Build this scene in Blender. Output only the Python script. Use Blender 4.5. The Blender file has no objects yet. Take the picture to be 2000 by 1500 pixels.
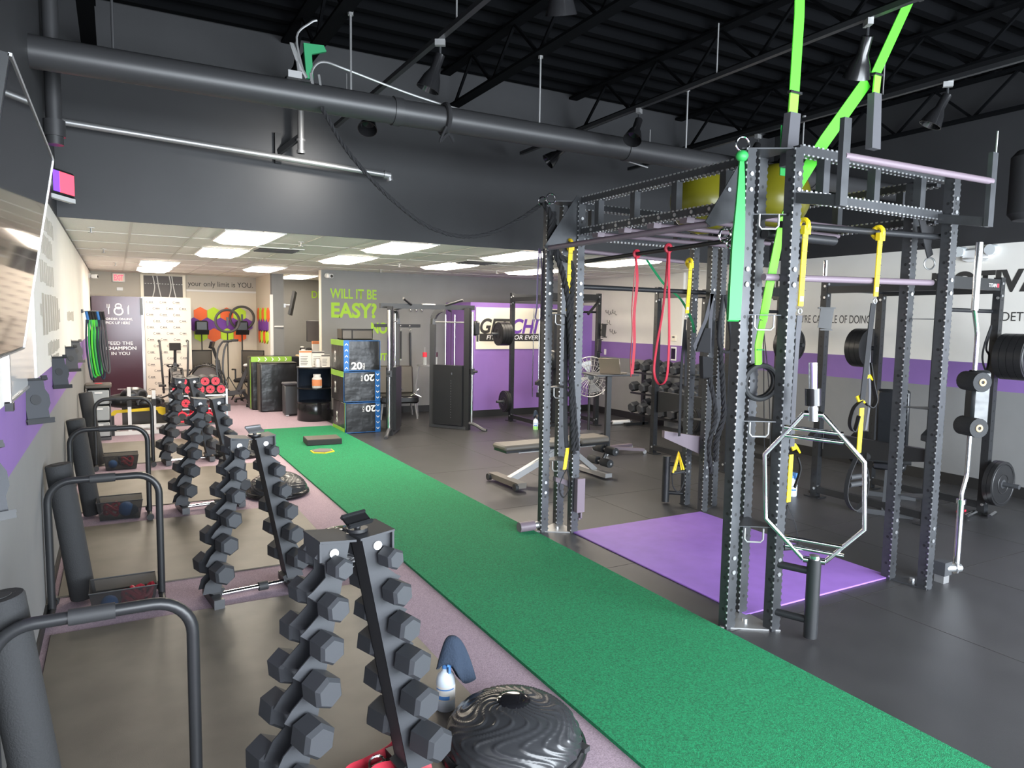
import bpy, math, random
from mathutils import Vector, Matrix
random.seed(7)
S = bpy.context.scene
COL = S.collection
R = math.radians
# ------------------------------------------------------------------ camera, light, exposure
cd = bpy.data.cameras.new('camera'); cam = bpy.data.objects.new('camera', cd); COL.objects.link(cam)
cd.sensor_width = 36; cd.lens = 24.98; cd.clip_start = .05
cam.matrix_world = Matrix(((0.87394452, 0.02971411, -0.48511652, 0), (-0.48575844, 0.08649634, -0.86980292, 0),
                           (0.01611538, 0.99580894, 0.09002689, 1.88), (0, 0, 0, 1)))
S.camera = cam
S.view_settings.view_transform = 'Standard'; S.view_settings.look = 'None'
S.view_settings.gamma = 1; S.view_settings.use_curve_mapping = False
S.view_settings.exposure = 0.7
w = bpy.data.worlds.new('sky'); S.world = w; w.use_nodes = True
w.node_tree.nodes['Background'].inputs[0].default_value = (.75, .87, 1, 1)
w.node_tree.nodes['Background'].inputs[1].default_value = 1.0
def area(name, loc, rot, sx, sy, power, col):
    l = bpy.data.lights.new(name, 'AREA'); l.shape = 'RECTANGLE'; l.size = sx; l.size_y = sy; l.energy = power; l.color = col
    o = bpy.data.objects.new(name, l); COL.objects.link(o); o.location = loc; o.rotation_euler = rot; return o
# daylight entering through the two storefront windows behind the camera
area('daylight_window_left', (2.05, -2.45, 1.75), (R(90), 0, 0), 4.3, 2.7, 460, (.86, .93, 1))
area('daylight_window_right', (6.4, -2.45, 1.75), (R(90), 0, 0), 4.2, 2.7, 570, (.84, .92, 1))
TROF = 15.
# ------------------------------------------------------------------ materials
MATS = {}
def mat(name, c, rough=.5, metal=0., noise=0., nscale=40., bump=0., bscale=200., emit=0., spec=.5, trans=0., alpha=1., c2=None):
    if name in MATS: return MATS[name]
    m = bpy.data.materials.new(name); m.use_nodes = True; nt = m.node_tree; b = nt.nodes['Principled BSDF']
    b.inputs['Base Color'].default_value = (*c, 1); b.inputs['Roughness'].default_value = rough
    b.inputs['Metallic'].default_value = metal; b.inputs['Specular IOR Level'].default_value = spec
    if trans: b.inputs['Transmission Weight'].default_value = trans
    if alpha < 1: b.inputs['Alpha'].default_value = alpha
    tc = nt.nodes.new('ShaderNodeTexCoord')
    if noise or c2:
        n = nt.nodes.new('ShaderNodeTexNoise'); n.inputs['Scale'].default_value = nscale; n.inputs['Detail'].default_value = 4
        nt.links.new(tc.outputs['Object'], n.inputs['Vector'])
        r = nt.nodes.new('ShaderNodeValToRGB'); k = noise or .3
        r.color_ramp.elements[0].position = .3; r.color_ramp.elements[1].position = .7
        lo = c2 if c2 else tuple(x * (1 - k) for x in c); hi = tuple(min(1, x * (1 + (0 if c2 else k))) for x in c)
        r.color_ramp.elements[0].color = (*lo, 1); r.color_ramp.elements[1].color = (*hi, 1)
        nt.links.new(n.outputs['Fac'], r.inputs['Fac']); nt.links.new(r.outputs['Color'], b.inputs['Base Color'])
    if bump:
        n2 = nt.nodes.new('ShaderNodeTexNoise'); n2.inputs['Scale'].default_value = bscale; n2.inputs['Detail'].default_value = 3
        nt.links.new(tc.outputs['Object'], n2.inputs['Vector'])
        bp = nt.nodes.new('ShaderNodeBump'); bp.inputs['Strength'].default_value = bump; bp.inputs['Distance'].default_value = .01 if bscale > 20 else .025
        nt.links.new(n2.outputs['Fac'], bp.inputs['Height']); nt.links.new(bp.outputs['Normal'], b.inputs['Normal'])
    if emit:
        b.inputs['Emission Color'].default_value = (*c, 1); b.inputs['Emission Strength'].default_value = emit
    MATS[name] = m; return m
mat('rubber_floor', (.048, .0475, .049), .36, noise=.12, nscale=3, bump=.15, bscale=300)
mat('carpet', (.39, .295, .35), .95, noise=.28, nscale=160, bump=.5, bscale=400)
mat('turf', (.004, .25, .095), .85, noise=.45, nscale=110, bump=1.0, bscale=260)
mat('mat_grey', (.15, .132, .106), .45, noise=.12, nscale=5, bump=.1, bscale=350)
mat('mat_edge', (.03, .028, .026), .7)
mat('purple_mat', (.34, .17, .60), .5, noise=.06, nscale=6, bump=.08, bscale=300)
mat('wall_white', (.78, .755, .705), .7, noise=.02, nscale=4)
mat('stripe_purple', (.225, .125, .37), .65, noise=.03, nscale=4)
mat('wall_grey', (.215, .217, .218), .7, noise=.03, nscale=4)
mat('wall_midgrey', (.25, .248, .24), .7, noise=.03, nscale=4)
mat('wall_purple', (.29, .155, .47), .65, noise=.03, nscale=4)
mat('wall_dark', (.03, .0305, .033), .5, noise=.1, nscale=2)
mat('wall_cream', (.70, .63, .52), .7)
mat('ceiling_tile', (.86, .83, .77), .85, noise=.05, nscale=60)
mat('ceiling_grid', (.75, .72, .66), .6)
mat('black_paint', (.012, .0125, .014), .55)
mat('roof_black', (.004, .0043, .005), .85, spec=.04)
mat('wall_taupe', (.47, .43, .37), .7)
mat('mesh_panel', (.012, .012, .013), .6, alpha=.5)
mat('duct_black', (.035, .035, .037), .42)
mat('baseboard', (.015, .015, .015), .5)
mat('white_trim', (.75, .73, .70), .5)
mat('black_metal', (.02, .021, .023), .38)
mat('trainer_dome', (.03, .031, .034), .27)
mat('black_gloss', (.012, .012, .013), .18)
mat('rig_steel', (.07, .073, .079), .4, .45, noise=.15, nscale=8)
mat('rig_edge', (.36, .38, .41), .35, .8)
mat('mauve_paint', (.18, .14, .168), .45)
mat('galv', (.42, .42, .42), .4, .7)
mat('chrome', (.78, .79, .80), .12, 1)
mat('bolt', (.6, .61, .62), .35, .85)
mat('steel_grey', (.085, .088, .094), .42, .4)
mat('rubber', (.028, .029, .031), .62, bump=.05, bscale=500)
mat('hex_rubber', (.038, .041, .047), .58, bump=.05, bscale=400)
mat('plate_black', (.018, .018, .019), .35)
mat('foam_black', (.03, .031, .033), .85, bump=.3, bscale=150)
mat('fabric_black', (.018, .018, .02), .9)
mat('fabric_grey', (.085, .085, .095), .9)
mat('vinyl_black', (.016, .017, .019), .28, bump=.7, bscale=3.2)
mat('vinyl_brown', (.085, .075, .062), .45)
mat('bench_pad', (.15, .135, .115), .42)
mat('yellow', (.85, .60, .015), .55)
mat('lime', (.085, .60, .03), .55)
mat('lime_light', (.20, .75, .05), .55)
mat('green_band', (.03, .36, .08), .5)
mat('dark_green', (.01, .22, .08), .6)
mat('red_band', (.50, .025, .05), .5)
mat('red', (.78, .03, .06), .45)
mat('purple_band', (.17, .13, .24), .6)
mat('orange', (1., .17, .035), .6)
mat('hex_lime', (.58, .85, .035), .6)
mat('hex_purple', (.20, .05, .38), .6)
mat('letter_lime', (.36, .62, .03), .6)
mat('letter_dark', (.035, .033, .032), .6)
mat('letter_grey', (.42, .39, .34), .6)
mat('letter_white', (.85, .85, .85), .5)
mat('letter_purple', (.16, .055, .38), .6)
mat('sign_cream', (.86, .80, .66), .5)
mat('fridge_plum', (.060, .022, .034), .16)
mat('print_dark', (.12, .11, .11), .6)
mat('backdrop', (.72, .65, .57), .6)
mat('white_plastic', (.75, .75, .74), .4)
mat('clear_plastic', (.62, .66, .68), .25)
mat('tinted_clear', (.35, .37, .38), .3)
mat('blue', (.02, .16, .48), .5)
mat('plyo_blue', (.015, .14, .45), .45)
mat('plyo_lime', (.27, .50, .05), .5)
mat('tan_wood', (.55, .40, .22), .6)
mat('olive_ball', (.20, .185, .012), .3)
mat('screen', (.01, .01, .012), .05)
mat('whiteboard', (.72, .72, .71), .08)
mat('alu', (.6, .6, .61), .35, .8)
mat('laptop', (.30, .25, .20), .35, .6)
mat('water_bottle', (.72, .80, .88), .25)
mat('label_blue', (.10, .28, .65), .5)
mat('liquid_green', (.35, .75, .22), .3)
mat('towel', (.022, .035, .06), .95, bump=.4, bscale=120)
mat('exit_red', (1., .06, .10), .5, emit=1.6)
mat('exit_glow', (.25, .08, .9), .5, emit=.6)
mat('troffer_glow', (1., .89, .74), .5, emit=TROF)
mat('paper', (.80, .77, .72), .6)
mat('skin_orange', (.75, .28, .12), .6)
mat('mesh_wire', (.012, .012, .013), .5)
mat('glass', (.8, .85, .88), .05, alpha=.18)
# ------------------------------------------------------------------ mesh builder
class MB:
    def __init__(s): s.v = []; s.f = []
    def add(s, vs, fs):
        k = len(s.v); s.v += [tuple(p) for p in vs]; s.f += [tuple(i + k for i in f) for f in fs]; return s
    def box(s, x0, y0, z0, x1, y1, z1):
        return s.add([(x0,y0,z0),(x1,y0,z0),(x1,y1,z0),(x0,y1,z0),(x0,y0,z1),(x1,y0,z1),(x1,y1,z1),(x0,y1,z1)],
                     [(0,3,2,1),(4,5,6,7),(0,1,5,4),(1,2,6,5),(2,3,7,6),(3,0,4,7)])
    def cbox(s, c, sz, rot=None):
        hx, hy, hz = sz[0]/2, sz[1]/2, sz[2]/2
        vs = [Vector((a*hx, b*hy, d*hz)) for d in (-1,1) for a,b in ((-1,-1),(1,-1),(1,1),(-1,1))]
        if rot is not None: vs = [rot @ p for p in vs]
        c = Vector(c)
        return s.add([c+p for p in vs], [(0,3,2,1),(4,5,6,7),(0,1,5,4),(1,2,6,5),(2,3,7,6),(3,0,4,7)])
    def rbox(s, x0, y0, z0, x1, y1, z1, r=.02):
        # box with all edges chamfered
        xs = (x0,x1); ys = (y0,y1); zs = (z0,z1); vid = {}; vs = []
        for i in (0,1):
            for j in (0,1):
                for k in (0,1):
                    p = [xs[i], ys[j], zs[k]]; d = [1-2*i, 1-2*j, 1-2*k]
                    for a in range(3):
                        q = [p[n] + (d[n]*r if n != a else 0) for n in range(3)]
                        vid[(i,j,k,a)] = len(vs); vs.append(q)
        fs = []
        g = lambda i,j,k,a: vid[(i,j,k,a)]
        for i in (0,1): fs.append([g(i,0,0,0), g(i,1,0,0), g(i,1,1,0), g(i,0,1,0)])
        for j in (0,1): fs.append([g(0,j,0,1), g(1,j,0,1), g(1,j,1,1), g(0,j,1,1)])
        for k in (0,1): fs.append([g(0,0,k,2), g(1,0,k,2), g(1,1,k,2), g(0,1,k,2)])
        for i in (0,1):
            for j in (0,1): fs.append([g(i,j,0,0), g(i,j,1,0), g(i,j,1,1), g(i,j,0,1)])
        for i in (0,1):
            for k in (0,1): fs.append([g(i,0,k,0), g(i,1,k,0), g(i,1,k,2), g(i,0,k,2)])
        for j in (0,1):
            for k in (0,1): fs.append([g(0,j,k,1), g(1,j,k,1), g(1,j,k,2), g(0,j,k,2)])
        for i in (0,1):
            for j in (0,1):
                for k in (0,1): fs.append([g(i,j,k,0), g(i,j,k,1), g(i,j,k,2)])
        return s.add(vs, fs)
    def bar(s, p0, p1, w, h, up=(0,0,1), o0=0, o1=0):
        p0 = Vector(p0); p1 = Vector(p1); d = (p1-p0).normalized(); up = Vector(up)
        if abs(d.dot(up)) > .98: up = Vector((0,1,0))
        sx = d.cross(up).normalized()*w/2; u = sx.cross(d).normalized()*h/2
        a = p0-d*o0; b = p1+d*o1
        return s.add([a-sx-u,a+sx-u,a+sx+u,a-sx+u,b-sx-u,b+sx-u,b+sx+u,b-sx+u],
                     [(0,1,2,3),(7,6,5,4),(0,4,5,1),(1,5,6,2),(2,6,7,3),(3,7,4,0)])
    def cyl(s, p0, p1, r, n=12, r2=None, ph=0.):
        p0 = Vector(p0); p1 = Vector(p1); d = (p1-p0).normalized(); r2 = r if r2 is None else r2
        a = Vector((0,0,1)) if abs(d.z) < .95 else Vector((1,0,0)); x = d.cross(a).normalized(); y = d.cross(x)
        vs = []
        for p, rr in ((p0,r),(p1,r2)):
            for i in range(n):
                t = 2*math.pi*i/n+ph; vs.append(p + (x*math.cos(t)+y*math.sin(t))*rr)
        fs = [(i,(i+1)%n,n+(i+1)%n,n+i) for i in range(n)] + [tuple(range(n-1,-1,-1)), tuple(range(n,2*n))]
        return s.add(vs, fs)
    def tube(s, pts, r, n=8, closed=False, rad=None):
        P = [Vector(p) for p in pts]; m = len(P); vs = []; x = None
        for i in range(m):
            if closed: t = (P[(i+1)%m]-P[i-1])
            else: t = P[min(i+1,m-1)]-P[max(i-1,0)]
            t = t.normalized() if t.length > 1e-9 else Vector((0,0,1))
            if x is None:
                a = Vector((0,0,1)) if abs(t.z) < .9 else Vector((1,0,0)); x = t.cross(a).normalized()
            else:
                x = (x - t*x.dot(t)); x = x.normalized() if x.length > 1e-6 else t.orthogonal().normalized()
            y = t.cross(x); rr = rad[i] if rad else r
            for k in range(n):
                q = 2*math.pi*k/n; vs.append(P[i]+(x*math.cos(q)+y*math.sin(q))*rr)
        fs = []
        for i in range(m if closed else m-1):
            j = (i+1)%m
            for k in range(n): fs.append((i*n+k, i*n+(k+1)%n, j*n+(k+1)%n, j*n+k))
        if not closed: fs += [tuple(range(n-1,-1,-1)), tuple(range((m-1)*n, m*n))]
        return s.add(vs, fs)
    def lathe(s, prof, n=24, c=(0,0,0), arc=None):
        vs = []; m = len(prof); a0, a1 = arc if arc else (0, 2*math.pi); k = n if not arc else n+1
        for i in range(k):
            t = a0+(a1-a0)*i/n
            for r, z in prof: vs.append((c[0]+r*math.cos(t), c[1]+r*math.sin(t), c[2]+z))
        fs = []
        for i in range(n):
            j = (i+1) % k
            for q in range(m-1): fs.append((i*m+q, j*m+q, j*m+q+1, i*m+q+1))
        return s.add(vs, fs)
    def prism(s, pts, vec):
        n = len(pts); v = Vector(vec)
        return s.add([Vector(p) for p in pts]+[Vector(p)+v for p in pts],
                     [tuple(range(n-1,-1,-1)), tuple(range(n,2*n))]+[(i,(i+1)%n,n+(i+1)%n,n+i) for i in range(n)])
    def sphere(s, c, r, nu=16, nv=10, sc=(1,1,1)):
        return s.lathe_sphere(c, r, nu, nv, sc)
    def lathe_sphere(s, c, r, nu, nv, sc):
        vs = []; fs = []
        for j in range(nv+1):
            a = -math.pi/2+math.pi*j/nv
            for i in range(nu):
                t = 2*math.pi*i/nu
                vs.append((c[0]+r*sc[0]*math.cos(a)*math.cos(t), c[1]+r*sc[1]*math.cos(a)*math.sin(t), c[2]+r*sc[2]*math.sin(a)))
        for j in range(nv):
            for i in range(nu): fs.append((j*nu+i, j*nu+(i+1)%nu, (j+1)*nu+(i+1)%nu, (j+1)*nu+i))
        return s.add(vs, fs)
    def ring(s, c, Rr, r, ax=(0,0,1), n=20, m=8, a0=0, a1=None):
        ax = Vector(ax).normalized(); x = ax.orthogonal().normalized(); y = ax.cross(x); c = Vector(c)
        closed = a1 is None
        k = n if closed else n+1; a1 = 2*math.pi if closed else a1
        return s.tube([c+(x*math.cos(a0+(a1-a0)*i/n)+y*math.sin(a0+(a1-a0)*i/n))*Rr for i in range(k)], r, m, closed)
    def ribbon(s, pts, wv, t=.004, ws=None):
        # flat strap following pts, width vector wv
        P = [Vector(p) for p in pts]; m = len(P); vs = []; W0 = Vector(wv)/2
        for i in range(m):
            W = W0*(ws[0]+(ws[1]-ws[0])*min(1,i/max(1,m-1)*1.6)) if ws else W0
            d = (P[min(i+1,m-1)]-P[max(i-1,0)]).normalized(); nn = d.cross(W).normalized()*t/2
            vs += [P[i]-W-nn, P[i]+W-nn, P[i]+W+nn, P[i]-W+nn]
        fs = [(0,1,2,3),(4*m-1,4*m-2,4*m-3,4*m-4)]
        for i in range(m-1):
            for k in range(4): fs.append((4*i+k, 4*i+4+k, 4*i+4+(k+1)%4, 4*i+(k+1)%4))
        return s.add(vs, fs)
    def build(s, name, m, parent=None, smooth=True, loc=None, rz=0):
        me = bpy.data.meshes.new(name); me.from_pydata(s.v, [], s.f); me.update()
        import bmesh
        bm = bmesh.new(); bm.from_mesh(me); bmesh.ops.recalc_face_normals(bm, faces=bm.faces); bm.to_mesh(me); bm.free()
        if smooth:
            me.polygons.foreach_set('use_smooth', [True]*len(me.polygons)); me.set_sharp_from_angle(angle=R(38))
        me.materials.append(MATS[m]); o = bpy.data.objects.new(name, me); COL.objects.link(o)
        if parent: o.parent = parent
        if loc: o.location = loc
        if rz: o.rotation_euler = (0,0,rz)
        return o
def thing(name, label, cat, loc=(0,0,0), rz=0., group=None):
    o = bpy.data.objects.new(name, None); COL.objects.link(o); o.empty_display_size = .1
    o.location = loc; o.rotation_euler = (0,0,rz); o['label'] = label; o['category'] = cat
    if group: o['group'] = group
    return o
def tag(o, label, cat, group=None):
    o['label'] = label; o['category'] = cat
    if group: o['group'] = group
    return o
def struct(o): o['kind'] = 'structure'; return o
def copy_tree(o, parent=None):
    c = o.copy(); COL.objects.link(c); c.parent = parent
    for ch in o.children: copy_tree(ch, c)
    return c
def dup(o, loc, rz=None, label=None):
    c = copy_tree(o); c.location = loc
    if rz is not None: c.rotation_euler = (0,0,rz)
    if label: c['label'] = label
    return c
def arcpts(c, r, a0, a1, n, ax='xz'):
    out = []
    for i in range(n+1):
        t = R(a0+(a1-a0)*i/n); u, v = r*math.cos(t), r*math.sin(t)
        out.append({'xz': (c[0]+u, c[1], c[2]+v), 'yz': (c[0], c[1]+u, c[2]+v), 'xy': (c[0]+u, c[1]+v, c[2])}[ax])
    return out
def smoothpts(P, n=6):
    P = [Vector(p) for p in P]; out = []
    for i in range(len(P)-1):
        a = P[max(i-1,0)]; b = P[i]; c = P[i+1]; d = P[min(i+2,len(P)-1)]
        for k in range(n):
            t = k/n
            out.append(.5*((2*b)+(c-a)*t+(2*a-5*b+4*c-d)*t*t+(3*b-a-3*c+d)*t**3))
    out.append(P[-1]); return out
FACE = {'-y': 0., '-x': R(-90), '+x': R(90), '+y': R(180)}
def text(body, W, H, m, parent, org, face='-y', name='lettering', shear=0., bold=0., flip=False, spin=None):
    cu = bpy.data.curves.new('t', 'FONT'); cu.body = body; cu.size = 1; cu.extrude = 0; cu.shear = shear; cu.offset = bold
    o = bpy.data.objects.new('t', cu); me = bpy.data.meshes.new_from_object(o)
    bpy.data.objects.remove(o)
    xs = [v.co.x for v in me.vertices]; ys = [v.co.y for v in me.vertices]
    x0, x1, y0, y1 = min(xs), max(xs), min(ys), max(ys); kx = W/(x1-x0); ky = H/(y1-y0)
    for v in me.vertices:
        x = (v.co.x-x0)*kx; y = (v.co.y-y0)*ky
        if flip: x, y = W-x, H-y
        if spin == 'ccw': x, y = -y, x
        v.co = (x, -.0015, y)
    me.materials.clear(); me.materials.append(MATS[m]); me.update()
    ob = bpy.data.objects.new(name, me); COL.objects.link(ob); ob.rotation_euler = (0,0,FACE[face]); ob.location = org
    if parent: ob.parent = parent
    return ob
# ------------------------------------------------------------------ room shell
XL, XR, YF, YB, YBK, ZC, ZD = -.43, 8.7, -2.6, 7.65, 17.3, 2.745, 4.75
fl = struct(MB().box(XL-.2, YF-.2, -.1, XR+.2, YBK+.2, 0).build('floor', 'rubber_floor', smooth=False))
# mauve carpet: strip along the left wall and the whole back-left area
struct(MB().box(XL, YF, 0, 1.9, 12.1, .004).box(XL, 12.1, 0, 3.28, YBK, .004).build('floor_carpet', 'carpet', smooth=False))
# rubber floor seams
sm = MB()
for y in (1.2, 3.0, 4.25, 6.1, 7.9, 9.7, 11.5): sm.box(3.2, y-.003, .0002, XR, y+.003, .0008)
for x in (4.42, 5.64, 6.86, 8.08): sm.box(x-.003, YF, .0002, x+.003, 12.2, .0008)
sm.build('floor_seam', 'mat_edge', fl, smooth=False)
tf = tag(MB().box(1.885, YF, .004, 3.19, 12.08, .022).build('turf_strip', 'turf', smooth=False), 'long strip of green artificial turf running down the gym floor', 'turf')
# walls with painted bands
wl = struct(MB().box(XL-.15, YF, 0, XL, YBK, 2.72).build('wall_left', 'wall_white', smooth=False))
MB().box(XL, YF, .09, XL+.002, YBK, 1.16).build('paint_band_grey', 'wall_grey', wl, smooth=False)
MB().box(XL, YF, 1.16, XL+.002, YBK, 1.475).build('paint_band_purple', 'stripe_purple', wl, smooth=False)
struct(MB().box(XL-.15, YF, 2.72, XL+.001, YBK, ZD).build('wall_left_upper', 'wall_dark', smooth=False))
wr = struct(MB().box(XR, YF, 0, XR+.15, YBK, 2.82).build('wall_right', 'wall_white', smooth=False))
MB().box(XR-.002, YF, .12, XR, 13.35, 1.165).build('paint_band_grey', 'wall_grey', wr, smooth=False)
MB().box(XR-.002, YF, 1.165, XR, 13.35, 1.472).build('paint_band_purple', 'stripe_purple', wr, smooth=False)
struct(MB().box(XR-.001, YF, 2.82, XR+.15, YBK, ZD).build('wall_right_upper', 'wall_dark', smooth=False))
tr = struct(MB().box(XR-.05, 9.45, 0, XR, 9.82, 1.165).build('trim_1', 'wall_grey', smooth=False))
MB().box(XR-.05, 9.45, 1.165, XR, 9.82, 1.472).build('paint_band_purple', 'stripe_purple', tr, smooth=False)
MB().box(XR-.05, 9.45, 1.472, XR, 9.82, ZC).build('paint_band_pale', 'wall_white', tr, smooth=False)
struct(MB().box(XL, YB, ZC-.01, XR, YB+.02, ZD).build('wall_bulkhead', 'wall_dark', smooth=False))
wb = struct(MB().box(3.36, 13.35, 0, XR, 13.48, ZC+.1).build('wall_middle', 'wall_midgrey', smooth=False))
MB().box(3.345, 13.345, 0, 3.36, 13.48, ZC).build('lit_edge_strip', 'wall_cream', wb, smooth=False)  # lit end face of the grey wall, painted as a pale strip
wp = struct(MB().box(5.88, 12.2, 0, XR, 13.35, 2.2).build('wall_purple_half', 'wall_purple', smooth=False))
wk = struct(MB().box(XL, YBK, 0, 2.85, YBK+.15, ZC+.1).build('wall_back', 'wall_cream', smooth=False))
struct(MB().box(2.85, YBK, 0, 6.5, YBK+.15, ZC+.1).build('wall_back_office', 'wall_midgrey', smooth=False))
MB().box(XL, YBK-.006, 2.2, .5, YBK, ZC).build('paint_panel_taupe', 'wall_taupe', wk, smooth=False)
MB().box(1.38, YBK-.006, 2.43, 2.85, YBK, ZC).build('paint_panel_taupe', 'wall_taupe', wk, smooth=False)
MB().box(1.38, YBK-.03, 2.39, 2.85, YBK, 2.43).build('header_ledge', 'white_trim', wk, smooth=False)
struct(MB().box(2.85, 15.5, 0, 2.9, YBK, ZC+.1).build('wall_alcove', 'wall_cream', smooth=False))
pr = struct(MB().box(2.84, 15.35, 0, 3.08, 15.5, ZC+.1).build('wall_pier', 'wall_grey', smooth=False))
MB().box(2.80, 15.33, 0, 2.86, 15.36, 2.32).build('door_jamb', 'white_trim', pr, smooth=False)
MB().cyl((2.88,15.34,1.66), (3.06,15.30,1.66), .018, 8).build('latch_bar', 'white_trim', pr)
struct(MB().box(6.5, 13.45, 0, 6.6, YBK+.1, ZC+.1).build('wall_office_side', 'wall_midgrey', smooth=False))
# front wall with storefront windows (behind the viewer)
fw = MB()
fw.box(XL, YF-.15, 0, XR, YF, .38).box(XL, YF-.15, 3.12, XR, YF, ZD)
for a, b in ((XL, -.12), (4.2, 4.3), (8.5, XR)): fw.box(a, YF-.15, .38, b, YF, 3.12)
struct(fw.build('wall_front', 'wall_grey', smooth=False))
for i, (a, b) in enumerate(((-.12, 4.2), (4.3, 8.5))):
    g = struct(MB().box(a, YF-.09, .38, b, YF-.08, 3.12).build('window_%d' % (i+1), 'glass', smooth=False))
    f = MB()
    for t in range(4):
        x = a+(b-a)*t/3; f.box(x-.03, YF-.12, .38, x+.03, YF-.05, 3.12)
    f.box(a, YF-.12, .38, b, YF-.05, .44).box(a, YF-.12, 3.06, b, YF-.05, 3.12)
    f.build('window_frame', 'alu', g, smooth=False)
# baseboards
struct(MB().box(XL, YF, 0, XL+.012, YBK, .09).build('baseboard_left', 'baseboard', smooth=False))
struct(MB().box(XR-.014, YF, 0, XR, 12.2, .13).build('baseboard_right', 'baseboard', smooth=False))
struct(MB().box(5.87, 12.186, 0, XR, 12.2, .13).box(5.866, 12.186, 0, 5.88, 13.35, .13).box(3.36, 13.336, 0, 5.87, 13.35, .13).build('baseboard_back', 'baseboard', smooth=False))
# high black roof: corrugated deck, joists
dk = MB(); n = 0; y = YF
while y < YB:
    dk.add([(XL,y,ZD),(XR,y,ZD),(XR,y+.16,ZD),(XL,y+.16,ZD)], [(0,1,2,3)])
    dk.add([(XL,y+.16,ZD),(XR,y+.16,ZD),(XR,y+.20,ZD-.08),(XL,y+.20,ZD-.08)], [(0,1,2,3)])
    dk.add([(XL,y+.20,ZD-.08),(XR,y+.20,ZD-.08),(XR,y+.28,ZD-.08),(XL,y+.28,ZD-.08)], [(0,1,2,3)])
    dk.add([(XL,y+.28,ZD-.08),(XR,y+.28,ZD-.08),(XR,y+.32,ZD),(XL,y+.32,ZD)], [(0,1,2,3)])
    y += .32
struct(dk.build('ceiling_deck', 'roof_black', smooth=False))
struct(MB().box(XL-.2, YF-.2, ZD+.02, XR+.2, YB+.2, ZD+.1).build('ceiling_roof', 'roof_black', smooth=False))
for i, x in enumerate((-.13, 1.6, 3.34, 5.07, 6.8, 8.5)):
    j = struct(MB().box(x-.06, YF, 4.21, x+.06, YB, 4.235).box(x-.06, YF, 4.62, x+.06, YB, 4.645).build('trim_%d' % (i+2), 'roof_black', smooth=False))
    q = MB(); y = YF+.1; up = True
    while y < YB-.5:
        q.bar((x, y, 4.225 if up else 4.63), (x, y+.45, 4.63 if up else 4.225), .025, .025); y += .45; up = not up
    q.build('joist_web', 'roof_black', j, smooth=False)
# suspended tile ceiling: T grid with one panel per cell; lights and vents take their own cells
LX0, LP, LY0, LQ = 1.29-.3048*5, .6096, 7.79, 1.2192
struct(MB().box(XL, YB+.03, ZC+.06, XR, YBK, ZC+.12).build('ceiling_low', 'ceiling_grid', smooth=False))
LOW = bpy.data.objects['ceiling_low']
lights = [(1.3,8.4),(1.3,10.6),(3.05,8.4),(3.05,10.6),(4.77,8.45),(4.77,10.7),(6.49,8.4),(6.49,10.9),(.68,13.7),(.68,15.5),(2.41,13.75),(3.5,15.85)]
vents = [(1.87,9.76),(4.83,9.84)]
def hits(x0,y0,x1,y1):
    for lx,ly in lights:
        if x0 < lx+.30 and x1 > lx-.30 and y0 < ly+.6 and y1 > ly-.6: return True
    return False
tm = MB().box(-.295,-.6,0,.295,.6,.014)
proto = None; gm = MB()
x = XL
cols = []
x = XL+.29
while x < XR: cols.append(x); x += .6096
yy = YB+.02+.62; rows = []
while yy < YBK: rows.append(yy); yy += 1.2192
for cx in cols:
    gm.box(cx-.317, YB+.02, ZC-.004, cx-.293, YBK, ZC)
for ry in rows: gm.box(XL, ry+.598, ZC-.004, XR, ry+.621, ZC)
gm.build('ceiling_grid', 'ceiling_grid', LOW, smooth=False)
for cx in cols:
    for ry in rows:
        if cx > 6.6 and ry > 13.2: continue
        if hits(cx-.29, ry-.6, cx+.29, ry+.6) :
            pass
        if proto is None:
            proto = tm.build('ceiling_panel', 'ceiling_tile', LOW, smooth=False, loc=(cx, ry, ZC+.003))
        else:
            c = proto.copy(); COL.objects.link(c); c.location = (cx, ry, ZC+.003)
# ------------------------------------------------------------------ ceiling fittings
ORD = ['first','second','third','fourth','fifth','sixth','seventh','eighth']
lt = None
LL = ['flat ceiling light panel nearest the bulkhead, above the left mats','ceiling light panel above the turf end, second from the bulkhead','bright ceiling light panel nearest the bulkhead, above the box stack',
 'ceiling light panel right in front of the lime wall lettering','bright ceiling light panel nearest the bulkhead, left of the rope-hung rig tower','ceiling light panel above the cable machine',
 'wide ceiling light panel seen behind the red hanging bands','ceiling light panel above the purple half wall sign','small distant ceiling light panel left of the exit wall, nearer one','small distant ceiling light panel in front of the far exit sign, farther one',
 'distant ceiling light panel above the two fan bikes','distant ceiling light panel over the reception office']
for i,(x,y) in enumerate(lights):
    if lt is None:
        lt = thing('ceiling_light', LL[0], 'light', (x,y,ZC-.012), 0, 'lit ceiling panels')
        MB().box(-.305,-.605,0,-.285,.605,.014).box(.285,-.605,0,.305,.605,.014).box(-.285,-.605,0,.285,-.585,.014).box(-.285,.585,0,.285,.605,.014).build('frame','white_trim',lt,smooth=False)
        MB().prism([(-.285,-.585,.008),(-.2,-.585,-.028),(.2,-.585,-.028),(.285,-.585,.008)],(0,1.17,0)).build('diffuser','troffer_glow',lt,smooth=False)
    else: dup(lt,(x,y,ZC-.012),None,LL[i])
for i,(x,y) in enumerate(vents):
    t = thing('ceiling_vent', ['slotted air vent in the ceiling above the left turf edge','slotted air vent in the ceiling above the cable machine'][i],'vent',(x,y,ZC-.01))
    MB().box(-.3,-.3,0,.3,.3,.012).build('frame','white_trim',t,smooth=False)
    for k in range(5): MB().cbox((0,-.2+.1*k,-.004),(.5,.05,.006),Matrix.Rotation(R(25),3,'X')).build('slat','print_dark',t,smooth=False)
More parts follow.
